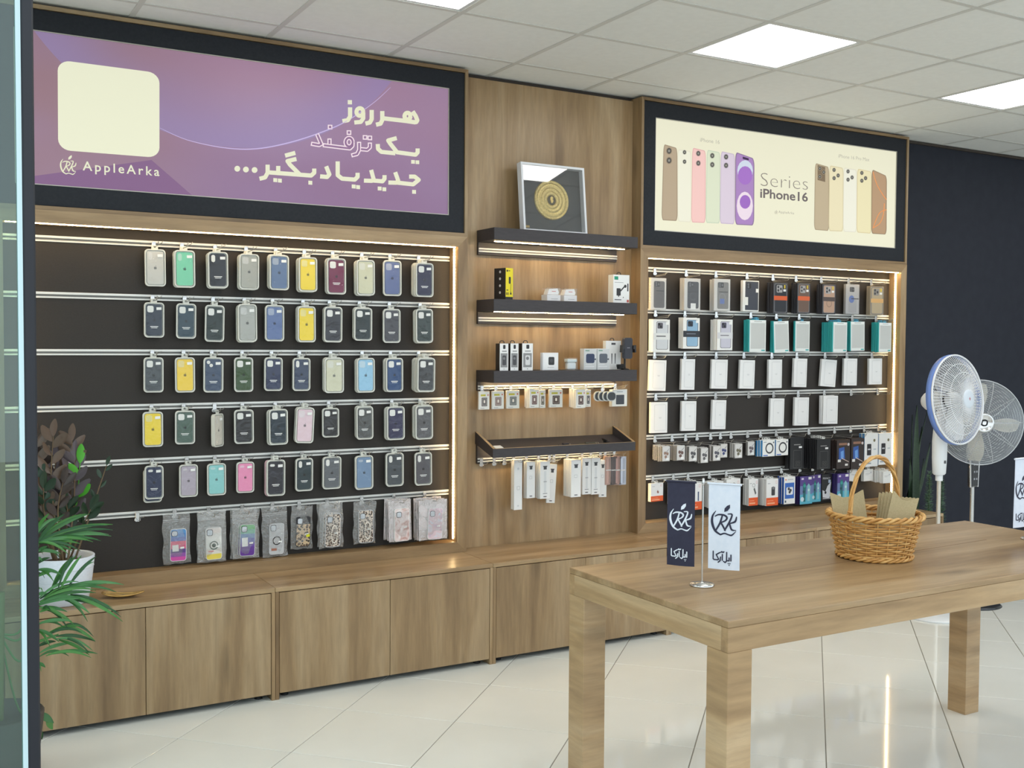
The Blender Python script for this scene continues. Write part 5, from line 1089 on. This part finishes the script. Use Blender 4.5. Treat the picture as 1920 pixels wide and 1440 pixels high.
# ------------------------------------------------------------------ table flags
NAVY = noisy((38, 38, 60), (44, 44, 66), 60, .7, .1, name='navy_cloth'); FLW = noisy((214, 222, 236), (222, 228, 240), 60, .7, .1, name='white_cloth')
PERS = [[(.38, .30), (.38, .0)], [(.29, .15), (.29, 0), (.16, 0)], [(.16, .42), (.16, -.02), (.09, -.10), (.01, -.05)], [(-.06, .30), (-.06, 0)], [(-.14, .40), (-.09, .44), (-.03, .40), (.02, .44)], [(-.15, .16), (-.17, -.03), (-.27, -.12)], [(-.20, .38), (-.38, .26), (-.25, .04), (-.30, 0), (-.50, 0)], [(-.54, .42), (-.54, .03), (-.48, 0)]]
def flag(t, u0, u1, ztop, h, cloth, ink, nm='flag_cloth'):
    """cloth hung from the cross bar; local x runs along the bar"""
    n = 8; b = MB(); vs = []
    for j in range(9):
        for i in range(n+1):
            u = i/n; v = j/8; vs.append((u0+(u1-u0)*u, .003*math.sin(u*5+v*2)*v, ztop-h*v))
    fs = [(j*(n+1)+i, (j+1)*(n+1)+i, (j+1)*(n+1)+i+1, j*(n+1)+i+1) for j in range(8) for i in range(n)]
    b.raw(vs, fs, cloth, True); b.raw([(x, y+.0012, z) for x, y, z in vs], [f[::-1] for f in fs], cloth, True); fo = b.build(nm, t)
    b = MB(); b.tube([(u0-.004, 0, ztop), (u1+.004, 0, ztop)], .004, cloth, 8); b.build('hem', t)
    cx = (u0+u1)/2; w_ = u1-u0
    def T3(p, cz, sc): x = cx+p[0]*sc; z = cz+p[1]*sc; u = (x-u0)/w_; v = (ztop-z)/h; return (x, .003*math.sin(u*5+v*2)*v-.0012, z)
    b = MB(); logo(b, ink, lambda p: T3(p, ztop-h*.42, w_*1.0)); b.build('emblem', fo)
    b = MB()
    for s in PERS: stroke(b, s, .065, lambda p: T3(p, ztop-h*.89, w_*.62), ink)
    for s in ((.25, -.14), (.33, -.14), (.29, -.22)): stroke(b, [s, (s[0]+.001, s[1])], .06, lambda p: T3(p, ztop-h*.89, w_*.62), ink)
    b.build('lettering', fo)
def flag_stand(loc, rz, label, zt, flags):
    t = thing('table_flag', loc, label, 'flag', None, rz)
    b = MB(); b.lathe([(0, 0), (.040, 0), (.040, .004), (.036, .007), (.006, .009), (.004, .012)], CHROME, 28); b.build('base', t)
    b = MB(); b.tube([(0, 0, .008), (0, 0, zt+.008)], .0028, CHROME, 10); b.lathe([(0, zt+.014), (.004, zt+.012), (.005, zt-.006), (.003, zt-.01)], CHROME, 10); b.build('pole', t)
    b = MB(); b.tube([(-.128, 0, zt), (.128, 0, zt)], .0022, CHROME, 8); b.build('cross_bar', t)
    for f in flags: flag(t, *f)
    return t
INKW = mat((226, 232, 242), .6); INKN = mat((40, 42, 66), .6)
flag_stand((-.348, -2.300, THt+.0003), -math.atan2(.188, .143), 'chrome table stand with one navy and one white pennant', .331, [(-.116, -.026, .329, .272, NAVY, INKW), (.018, .118, .329, .272, FLW, INKN)])
flag_stand((1.345, -2.30, THt+.0003), .06, 'chrome table stand with pennants at the table end by the fans', .331, [(-.126, -.030, .329, .272, FLW, INKN), (.026, .116, .329, .272, NAVY, INKW)])

# ------------------------------------------------------------------ wicker basket with kraft sleeves
BC = Vector((.512, -2.238, THt)); RB, RT, HB_ = .122, .158, .150
WK1 = noisy((208, 158, 88), (178, 124, 60), 40, .45, .1, name='willow'); WK2 = noisy((218, 174, 108), (194, 146, 80), 40, .45, .1, name='pale_willow')
t = thing('wicker_basket', BC, 'round honey coloured wicker basket with tall hoop handle on table', 'basket')
NS = 24
def brad(z): return RB+(RT-RB)*(z/HB_)**.9
b = MB(); b.lathe([(0, .004), (RB, .004), (RB, .010), (0, .010)], WK1, 32); b.build('bottom', t)
stake = []
for k in range(NS):
    a = 2*math.pi*k/NS; b = MB(); b.tube([(brad(z)*math.cos(a), brad(z)*math.sin(a), z) for z in (.006, .05, .1, HB_)], .0026, WK2, 6); b.build('stake', t)
rows = 15
for r in range(rows):
    z = .020+(HB_-.034)*r/(rows-1); pts = []
    for k in range(NS*4):
        a = 2*math.pi*k/(NS*4); off = .0052*math.cos(NS/2*a+math.pi*r); rr = brad(z)+off; pts.append((rr*math.cos(a), rr*math.sin(a), z+.0012*math.sin(3*a+r)))
    b = MB(); b.tube(pts, .0036, WK1 if r % 3 else WK2, 6, closed=True); b.build('weaver', t)
def braid(nm, z, rad, amp, tr, turns, mt2):
    for ph in range(3):
        pts = []
        for k in range(120):
            a = 2*math.pi*k/120; q = turns*a+ph*2.094; pts.append(((rad+amp*math.cos(q))*math.cos(a), (rad+amp*math.cos(q))*math.sin(a), z+amp*.9*math.sin(q)))
        b = MB(); b.tube(pts, tr, mt2[ph % 2], 6, closed=True); b.build(nm, t)
braid('rim_strand', HB_+.006, RT+.004, .008, .0055, 11, (WK2, WK1)); braid('foot_strand', .010, RB+.006, .006, .0048, 10, (WK1, WK2))
for ph in range(3):
    pts = []
    for k in range(60):
        u = k/59; a = math.pi*u; q = u*16+ph*2.094; rx = .150; hz = .235
        x = -rx*math.cos(a); z = HB_-.02+hz*math.sin(a)**.8; ex = .0055*math.cos(q); ey = .0055*math.sin(q); pts.append((x*math.cos(.12)+ex*.6, x*math.sin(.12)+ey, z+ex*.6))
    b = MB(); b.tube(pts, .0048, (WK2, WK1, WK2)[ph], 6); b.build('handle_strand', t)
for sx in (-1, 1):
    pts = []
    for k in range(40):
        u = k/39; q = u*25; pts.append((sx*(.152+.010*math.cos(q)), sx*.018+.010*math.sin(q), .105+.075*u))
    b = MB(); b.tube(pts, .0036, WK1, 6); b.build('handle_binding', t)
# kraft sleeves (top edge notched) standing in the basket
def sleeve(loc, W, Hh, rz, lean, tilt, lab):
    b = MB(); top = [(-W/2, Hh), (-W/2+W*.06, Hh*1.0), (-W*.12, Hh*.90), (W*.10, Hh*.90), (W/2-W*.04, Hh*.985), (W/2, Hh*.985)]
    poly = [(-W/2*.9, 0)]+top+[(W/2*.9, 0)]
    b.prism(poly, -.002, .002, KRAFT); o = b.build('kraft_sleeve', None, lab, 'card sleeve', 'kraft sleeves in the basket'); o.location = Vector(loc)+BC; o.rotation_euler = (lean, tilt, rz); return o
vz = math.atan2(fw.y, fw.x)-math.pi/2-.25
PR = Vector((.658, -.753, 0)); VD = Vector((.753, .658, 0))
for k in range(2): p = PR*(-.062)+VD*(.010+.016*k); sleeve((p.x, p.y, .014), .120-.01*k, .222-.012*k, vz+.05*k, -.10, -.17, 'notched kraft card sleeve standing in basket by handle foot' if k == 0 else 'kraft card sleeve tucked behind the notched front sleeve')
for k in range(5): p = PR*(.058-.006*k)+VD*(-.030+.017*k); sleeve((p.x, p.y, .014), .092, .228-.004*k, vz+.02+.05*k, -.08, .22-.02*k, 'outermost kraft card sleeve leaning at basket rim' if k == 0 else '%s kraft card sleeve of the fan leaning at basket rim' % ORD[k+1])

# ------------------------------------------------------------------ pedestal fans
def fan(loc, zc, n, lab, style):
    t = thing('pedestal_fan', loc, lab, 'fan'); r0 = .258
    n = Vector(n).normalized(); zx = Vector((0, 0, 1)); ux = zx.cross(n).normalized(); uz = n.cross(ux)
    Mx = Matrix((ux, uz, n)).transposed()             # local z -> n
    back = Vector((0, 0, zc)); C0 = back+n*.10         # guard centre sits ahead of the pole
    white = style == 'white'
    body = PLASTICW if white else mat((36, 38, 44), .3, coat=.5); wire = mat((236, 238, 242), .4) if white else mat((196, 200, 204), .25, .7)
    b = MB()
    if white: b.lathe([(0, .030), (.05, .030), (.10, .022), (.19, .012), (.20, 0), (0, 0)][::-1], PLASTICW, 36)
    else: b.lathe([(0, .024), (.05, .022), (.17, .012), (.185, 0), (0, 0)][::-1], mat((70, 72, 76), .25, .6), 36)
    b.build('base', t)
    b = MB(); b.tube([(0, 0, .02), (0, 0, zc-.40)], .0125, CHROME if not white else mat((214, 208, 198), .25, .6), 14); b.build('pole', t)
    if white:
        b = MB(); prof = [(zc-.44, .034), (zc-.43, .044), (zc-.34, .049), (zc-.24, .050), (zc-.15, .042), (zc-.06, .030), (zc-.02, .022)]
        vs = []
        for z, w_ in prof:
            for k in range(12): a = 2*math.pi*k/12; vs.append((w_*math.cos(a)-(zc-.14-z if z > zc-.14 else 0)*.12, w_*.8*math.sin(a), z))
        b.raw(vs, [(i*12+k, i*12+(k+1) % 12, (i+1)*12+(k+1) % 12, (i+1)*12+k) for i in range(len(prof)-1) for k in range(12)], PLASTICW, True); b.raw(vs[:12], [tuple(range(11, -1, -1))], PLASTICW); b.raw(vs[-12:], [tuple(range(12))], PLASTICW); b.build('control_column', t)
        b = MB(); b.lathe([(.021, zc-.475), (.021, zc-.44), (.014, zc-.435)], PLASTICW, 14); b.build('collar', t)
        b = MB(); b.box((-.006, -.044, zc-.37), (.006, -.034, zc-.352), mat((90, 92, 96), .5), .002); b.build('knob', t)
    else:
        b = MB(); b.box((-.034, -.020, zc-.405), (.034, .016, zc-.16), mat((40, 42, 48), .25, coat=.6), .008); b.v = [Vector((q.x*(1+.25*(q.z-(zc-.405))/.245), q.y, q.z)) for q in b.v]; b.build('control_column', t)
        for sx in (-1, 1): b = MB(); b.tube([(sx*.034, -.012, zc-.405), (sx*.046, -.012, zc-.15)], .006, CHROME, 8); b.build('chrome_edge', t)
        b = MB()
        for i in range(2):
            for j in range(4): b.box((-.016+.022*i, -.0212, zc-.36+.045*j), (-.004+.022*i, -.0202, zc-.348+.045*j), mat((150, 152, 158), .5))
        b.build('buttons', t, kind='stuff')
        b = MB(); b.tube([(0, 0, zc-.17), (0, .0, zc-.06), tuple(back-n*.02)], .014, CHROME, 10); b.build('neck', t)
    b = MB(); b.lathe([(0, -.115), (.035, -.11), (.052, -.09), (.056, -.05), (.050, .0), (.03, .03)], PLASTICW if white else body, 24, back, Mx); b.build('motor_housing', t)
    # blades
    nb = 3 if white else 4
    bm_ = clear('smoky_blade', haze=.55, gloss=.2) if white else mat((226, 220, 204), .4)
    for k in range(nb):
        a0_ = 2*math.pi*k/nb+(.5 if white else -.1); vs = []; nr, nc = 7, 5
        for i in range(nr):
            rr = .04+(r0-.06)*i/(nr-1); wdt = (.30+.62*math.sin(math.pi*min(1, (i+1.2)/(nr+.4)))**.8)*(.8 if white else .62)
            for j in range(nc):
                v = j/(nc-1)-.5; a = a0_+v*wdt; vs.append(C0+Mx @ Vector((rr*math.cos(a), rr*math.sin(a), -.02+.05*v)))
        fs = [(i*nc+j, i*nc+j+1, (i+1)*nc+j+1, (i+1)*nc+j) for i in range(nr-1) for j in range(nc-1)]
        b = MB(); b.raw(vs, fs, bm_, True); b.raw([p+n*-.0016 for p in vs], [f[::-1] for f in fs], bm_, True); b.build('blade', t)
    b = MB(); b.lathe([(.045, -.05), (.045, .0), (.03, .015), (0, .018)], PLASTICW if white else CHROME, 24, C0, Mx); b.build('blade_hub', t)
    # guards: depth profile front and rear
    def gp(u, s): return (u*r0, s*(.078*(1-u**2.6)) if s > 0 else -.060*(1-u**3))
    for s, nm in ((1, 'front_guard'), (-1, 'rear_guard')):
        b = MB(); cnt = 84 if white else 10
        u_in = .19
        for k in range(cnt):
            a = 2*math.pi*k/cnt; pts = []
            for q in range(7):
                u = u_in+(1-u_in)*q/6; rr, hh = gp(u, s); tw = a+(.0 if not white else 0); pts.append(C0+Mx @ Vector((rr*math.cos(tw), rr*math.sin(tw), hh)))
            b.tube(pts, .0017 if white else .002, wire, 4, caps=False)
        rings = [.6, .8] if white else [.22+.78*i/34 for i in range(34)]
        if not white and s < 0: rings = rings[::2]
        for u in rings:
            rr, hh = gp(u, s); b.tube([C0+Mx @ Vector((rr*math.cos(2*math.pi*k/44), rr*math.sin(2*math.pi*k/44), hh)) for k in range(44)], .0017 if white else .0014, wire, 4, closed=True)
        b.build(nm, t)
    if white:
        b = MB(); b.lathe([(r0-.002, .004), (r0+.005, .006), (r0+.006, .012), (r0+.002, .018), (r0-.004, .014), (r0-.002, .004)], wire, 64, C0, Mx); b.build('front_ring', t)
    b = MB(); b.lathe([(r0-.002, -.030), (r0+.004, -.028), (r0+.007, -.012), (r0+.006, .004), (r0-.002, .004), (r0-.004, -.01), (r0-.002, -.030)] if white else [(r0-.002, -.008), (r0+.003, -.007), (r0+.004, 0), (r0+.003, .007), (r0-.002, .008), (r0-.003, 0), (r0-.002, -.008)], mat((108, 138, 206), .4) if white else wire, 64, C0, Mx)
    if not white: b.v = [C0+(v-C0)*1.0 for v in b.v]
    b.build('rim_band', t)
    rr, hh = gp(.19, 1)
    b = MB(); b.lathe([(.052, hh-.008), (.054, hh), (.05, hh+.005), (.038, hh+.007), (0, hh+.008)] if white else [(.056, hh-.008), (.060, hh), (.055, hh+.006), (.046, hh+.006), (.042, hh+.002), (0, hh+.003)], mat((216, 224, 234), .4) if white else CHROME, 32, C0, Mx); cap = b.build('guard_cap', t)
    b = MB()
    if white:
        for ox, oy in ((0, .006), (0, -.006), (.005, 0), (-.005, 0)): b.face([C0+Mx @ Vector((ox+.0035*math.cos(a), oy+.0035*math.sin(a), hh+.0084)) for a in [2*math.pi*i/8 for i in range(8)]], mat((170, 50, 60), .5))
    else:
        for s in (1, -1): stroke(b, [(s*x, s*y) for x, y in smoothlist([(-.016, -.004), (-.012, .012), (.004, .016), (.016, .010)])], .008, lambda p: C0+Mx @ Vector((p[0], p[1], hh+.0045)), BLACK)
    b.build('emblem', cap)
    return t
def smoothlist(p): return [(q.x, q.y) for q in smoothline([(x, y, 0) for x, y in p], 5)]
fan((2.755, -.76, 0), 1.28, (.10, -.985, .10), 'white pedestal fan with blue rim band beside counter end', 'white')
fan((3.19, -.665, 0), 1.135, (-.56, -.82, .03), 'chrome and black pedestal fan with cream blades behind the white fan', 'chrome')

# ------------------------------------------------------------------ plants
def leafmesh(L, W, fold=.25, curl=.15, n=7):
    vs = []; fs = []
    for i in range(n+1):
        u = i/n; w_ = W/2*math.sin(math.pi*min(1, u*.92+.04))**.75; y = -curl*L*u*u
        vs += [(-w_, fold*w_+y*0, 0), (0, 0, 0), (w_, fold*w_, 0)]
        for k in (-3, -2, -1): vs[k] = (vs[k][0], vs[k][1]-curl*L*u*u, L*u)
    for i in range(n):
        a = i*3; fs += [(a, a+1, a+4, a+3), (a+1, a+2, a+5, a+4)]
    return vs, fs
LMESH = {}
def leaf(t, p, d, side, size, key, nm='leaf'):
    """leaf with stem end at p (local), growing along d"""
    if key not in LMESH:
        b = MB(); L_, W_, f_, c_, mt = key; vs, fs = leafmesh(L_, W_, f_, c_); b.raw(vs, fs, mt, True); o = b.build(nm, t); LMESH[key] = o.data
    else: o = bpy.data.objects.new(nm, LMESH[key]); col.objects.link(o); o.parent = t
    d = Vector(d).normalized(); s = Vector(side)+Vector((rp.uniform(-.6, .6), 0, rp.uniform(-.4, .5))); x = d.cross(s).normalized(); y = d.cross(x)
    M = Matrix((x, y, d)).transposed()
    M4 = M.to_4x4() @ Matrix.Scale(size, 4); M4.translation = Vector(p); o.matrix_local = M4
    return o
# dark-leaved pot plant on the counter
PC = Vector((-1.985, -.165, HC+.0003))
t = thing('potted_plant', PC, 'dark bronze leaved plant in white fabric-look pot on counter', 'potted plant')
b = MB(); b.lathe([(0, 0), (.095, 0), (.100, .004), (.110, .06), (.118, .12), (.126, .195), (.122, .198), (.116, .19), (.110, .16)], noisy((214, 220, 230), (224, 229, 238), 90, .7, .25, (1, 1, 3), name='white_pot'), 36); pot = b.build('pot', t)
for z in (.045, .10, .15):
    rr = .0985+z*.138; b = MB(); b.lathe([(rr+.001, z-.003), (rr+.004, z), (rr+.001, z+.003)], mat((206, 212, 222), .7), 36); b.build('ridge', pot)
b = MB(); b.lathe([(0, .165), (.113, .165)], noisy((44, 36, 30), (62, 52, 44), 80, .9, .5, name='soil'), 24); b.build('soil', t)
BRZ = mat((62, 50, 46), .32, name='bronze_leaf'); BRZ2 = mat((96, 78, 66), .35); GRN = mat((80, 168, 46), .4, name='young_leaf'); DGR = mat((36, 58, 40), .35); PURL = mat((84, 74, 80), .35)
rp = random.Random(3)
def rel(px, py, y=-.165): return at(px, py, y)-PC
stems = [((66, 828), BRZ2, 9, .085), ((100, 818), BRZ2, 10, .085), ((135, 826), BRZ2, 10, .085), ((75, 870), BRZ, 9, .08), ((105, 862), PURL, 10, .085), ((140, 862), PURL, 10, .085), ((118, 905), BRZ, 9, .075), ((82, 915), DGR, 9, .075), ((150, 868), GRN, 4, .085), ((200, 872), DGR, 7, .045), ((170, 955), DGR, 7, .07), ((60, 880), DGR, 8, .08), ((125, 945), DGR, 8, .07)]
for i, (tip, mt, nl, ls) in enumerate(stems):
    yy = -.165+rp.uniform(-.06, .06); tp = rel(*tip, yy); base = Vector((tp.x*.25, rp.uniform(-.05, .05), .165)); mid = base.lerp(tp, .55)+Vector((-.02 if tp.x < 0 else .01, 0, .03))
    ln = smoothline([base, mid, tp], 8); b = MB(); b.tube(ln, [.005-.0035*k/len(ln) for k in range(len(ln))], mat((104, 84, 60), .5) if i != 8 else GRN, 6); b.build('stem', t)
    for k in range(nl):
        u = .30+.70*k/(nl-1); j = min(int(u*(len(ln)-1)), len(ln)-2); p = ln[j].lerp(ln[j+1], u*(len(ln)-1)-j); d = (ln[j+1]-ln[j]).normalized()
        s = 1 if k % 2 else -1; sd = Vector((s*1.0, rp.uniform(-.7, .4), 0)); dr = d*.75+sd*.6 if k < nl-1 else d
        leaf(t, p, dr, Vector((0, -1, .3)), ls/.08*rp.uniform(.85, 1.1), (.08, .034, .35, .12, mt))
# palm on the floor near the door
PB = Vector((-2.28, -.75, 0))
t = thing('palm', PB, 'green feathery palm standing on floor in front of low cabinet', 'palm')
PG = [mat(c, .4, name='palm_leaf') for c in ((58, 112, 58), (74, 132, 62), (44, 88, 50), (84, 140, 84))]
b = MB(); b.lathe([(0, 0), (.13, 0), (.16, .26), (.15, .27), (.14, .24), (0, .24)], mat((70, 66, 62), .6), 28); b.build('pot', t)
b = MB(); b.tube([(0, 0, .2), (.01, .0, .45), (.02, 0, .7)], [.025, .02, .014], mat((110, 120, 70), .6), 8); b.build('trunk', t)
def blade(t, a, c, wd, sag, mt):
    a, c = Vector(a), Vector(c); n = 8; vs = []; d = (c-a); sd = d.cross(Vector((.35, -.9, .25))).normalized()
    for i in range(n+1):
        u = i/n; p = a+d*u+Vector((0, 0, sag*4*u*(1-u))); w_ = wd*(math.sin(math.pi*min(1, u*.9+.08)))**.8
        vs += [p-sd*w_, p+Vector((0, .003, -.002)), p+sd*w_]
    fs = []
    for i in range(n): q = i*3; fs += [(q, q+1, q+4, q+3), (q+1, q+2, q+5, q+4)]
    b = MB(); b.raw(vs, fs, mt, True); b.build('leaflet', t)
def zA(p): return (60+p[0]*.1805, 800+p[1]*.1805)
def zB(p): return (60+p[0]*.25, 1040+p[1]*.25)
fr1 = [((55, 1200), e) for e in ((600, 905), (840, 1015), (840, 1072), (800, 1120), (690, 1172), (500, 1215), (340, 905), (560, 1180), (420, 1290))]
fr1 += [((20, 1120), (180, 900)), ((20, 1150), (260, 940)), ((60, 1290), (300, 1320)), ((40, 1320), (160, 1240))]
fr2 = [((150, 265), (338, 2)), ((215, 255), (372, 4)), ((275, 235), (482, 12)), ((230, 250), (690, 225)), ((90, 335), (480, 285)), ((290, 310), (680, 502)), ((180, 335), (655, 438)), ((250, 325), (432, 440)), ((50, 400), (265, 428)), ((110, 405), (312, 522)), ((60, 330), (380, 215)), ((70, 350), (560, 215)), ((40, 110), (222, 150)), ((40, 165), (140, 130)), ((40, 70), (135, 22)), ((50, 380), (400, 330)), ((40, 300), (110, 290)), ((60, 430), (170, 400))]
fr3 = [((45, 560), (205, 655)), ((120, 590), (372, 532)), ((180, 612), (475, 650)), ((60, 735), (290, 665)), ((120, 750), (492, 742)), ((200, 640), (430, 752)), ((40, 690), (180, 650)), ((45, 520), (300, 500)), ((40, 810), (100, 845)), ((250, 535), (475, 648))]
fr4 = [((40, 1195), (162, 1262)), ((110, 1240), (155, 1310)), ((30, 1300), (75, 1385))]
for lst, mp_, y0_ in ((fr1, zA, -.72), (fr2, zB, -.78), (fr3, zB, -.74), (fr4, zB, -.70)):
    for k, (a, c) in enumerate(lst):
        a3 = at(*mp_(a), y0_+rp.uniform(-.02, .02)); c3 = at(*mp_(c), y0_+rp.uniform(-.08, .06)); blade(t, a3-PB, c3-PB, .0068 if lst is not fr4 else .014, .022*(c3-a3).length/.3, PG[k % 4])
        if lst is not fr4: j = Vector((rp.uniform(-.03, .0), rp.uniform(-.05, .05), rp.uniform(-.035, .02))); blade(t, a3-PB+j*.3, c3-PB+j, .0055, .02, PG[(k+1) % 4])
for pts in ([(40, 1180, -.75), (60, 1080, -.74), (72, 1018, -.72)], [(35, 1200, -.76), (60, 1150, -.78), (98, 1110, -.78), (130, 1098, -.78)], [(35, 1240, -.75), (70, 1205, -.74), (110, 1190, -.74)], [(35, 1330, -.72), (72, 1338, -.70)]):
    q = [Vector((.015, 0, .55))]+[at(x, y, z)-PB for x, y, z in pts]; b = MB(); b.tube(smoothline(q, 6), .004, PG[1], 6); b.build('frond_stalk', t)
# snake plant and leafy columns at the far counter end
SP = Vector((3.46, .035, 0))
t = thing('snake_plant', SP, 'tall dark snake plant against the charcoal wall', 'plant')
b = MB(); b.lathe([(0, 0), (.07, 0), (.085, .38), (.08, .39), (.075, .36), (0, .36)], mat((90, 88, 84), .6), 24); b.build('pot', t)
SN = [noisy((24, 44, 30), (52, 76, 52), 60, .4, .05, (1, 1, 6), name='snake_leaf'), noisy((34, 54, 36), (70, 92, 62), 60, .4, .05, (1, 1, 6), name='snake_leaf')]
for k, (px, py) in enumerate([(1706, 860), (1713, 778), (1722, 760), (1730, 800), (1738, 770), (1718, 840), (1744, 830), (1734, 860)]):
    tip = at(px, py, .02+rp.uniform(-.03, .03))-SP; b = MB(); base = Vector((rp.uniform(-.05, .05), rp.uniform(-.04, .04), .35)); vs = []; n = 8
    for i in range(n+1):
        u = i/n; p = base.lerp(tip, u)+Vector((.012*math.sin(u*3+k), 0, 0)); w_ = .024*math.sin(math.pi*min(1, u*.72+.27))**.7 if u < 1 else .001
        a = .6*math.sin(k*2.1); vs += [p+Vector((-w_*math.cos(a), -w_*math.sin(a), 0)), p+Vector((0, .006, 0)), p+Vector((w_*math.cos(a), w_*math.sin(a), 0))]
    fs = [];
    for i in range(n): q = i*3; fs += [(q, q+1, q+4, q+3), (q+1, q+2, q+5, q+4)]
    b.raw(vs, fs, SN[k % 2], True); b.build('leaf', t)
for k, (px, top, bot) in enumerate([(1741, 884, 965), (1764, 893, 965)]):
    y = -.13; c = at(px, bot, y); zt = at(px, top, y).z; base = Vector((c.x, y, 0))
    t = thing('leafy_column_plant', base, 'grey green small-leaved column plant %s' % ('behind the white fan pole' if k == 0 else 'between the two fan poles'), 'plant')
    b = MB(); b.lathe([(0, 0), (.038, 0), (.044, c.z-.06), (.040, c.z-.055), (0, c.z-.07)], mat((96, 92, 86), .6), 20); b.build('pot', t)
    b = MB(); b.tube([(0, 0, c.z-.07), (.004, 0, zt-.02)], .006, mat((70, 90, 62), .6), 6); b.build('stem', t)
    b = MB(); lm = [mat((150, 180, 156), .5), mat((118, 152, 128), .5)]; z = c.z-.05
    while z < zt:
        f = 1-.55*max(0, (z-c.z)/(zt-c.z))**2
        for q in range(11):
            a = rp.uniform(0, 6.283); L_ = .036*f*rp.uniform(.8, 1.15); d = Vector((math.cos(a), math.sin(a), .35)); s_ = Vector((-math.sin(a), math.cos(a), 0))*.007; p = Vector((0, 0, z+rp.uniform(-.005, .005)))
            b.face([p+d*.006, p+d*L_*.55+s_, p+d*L_, p+d*L_*.55-s_], lm[q % 2])
        z += .010
    b.build('foliage', t, kind='stuff')
# gold ornament on the counter
t = thing('gold_leaf_dish', (-1.752, -.20, HC+.0003), 'small gold rimmed leaf shaped dish lying on the counter by the pot', 'dish', rz=-.35)
outl = [(.085*math.cos(a), .028*math.sin(a)*(1-.35*math.cos(a)), .012+.012*math.cos(a)**2) for a in [2*math.pi*k/28 for k in range(28)]]
b = MB(); b.tube(outl, .0035, mat((196, 160, 98), .3, .8), 6, closed=True); b.build('rim', t)
b = MB(); vs = outl+[(x*.5, y*.5, .004) for x, y, z in outl]+[(0, 0, .003)]; b.raw(vs, [(i, (i+1) % 28, 28+(i+1) % 28, 28+i) for i in range(28)]+[(28+i, 28+(i+1) % 28, 56) for i in range(28)], mat((176, 156, 120), .25, .4), True); b.build('bowl', t)
for s in (-1, 1): b = MB(); b.tube([(.07*s, 0, .018), (.03*s, .006, .012), (0, 0, .008)], .0028, mat((196, 160, 98), .3, .8), 6); b.build('vein', t)

# ------------------------------------------------------------------ glass door leaf beside the camera
YD = -3.55; xe = at(40, 720, YD).x
t = thing('glass_door', (xe-.3, YD, .0), 'green tinted glass door leaf with polished edge and black seal', 'door')
b = MB(); b.box((xe-.95, YD, .012), (xe-.0025, YD+.010, 2.6), clear('green_glass', (.62, .80, .76), haze=.02, gloss=.12, rough=.01)); b.build('glass_pane', t, world=True)
b = MB(); b.box((xe-.0025, YD-.0005, .012), (xe+.0030, YD+.0105, 2.6), mat((196, 222, 226), .2, name='polished_glass_edge', spec=.8)); b.build('polished_edge', t, world=True)
b = MB(); b.box((xe+.0031, YD-.002, .0), (xe+.0165, YD+.014, 2.6), mat((22, 25, 34), .45, name='rubber_seal'), .002); b.build('seal', t, world=True)
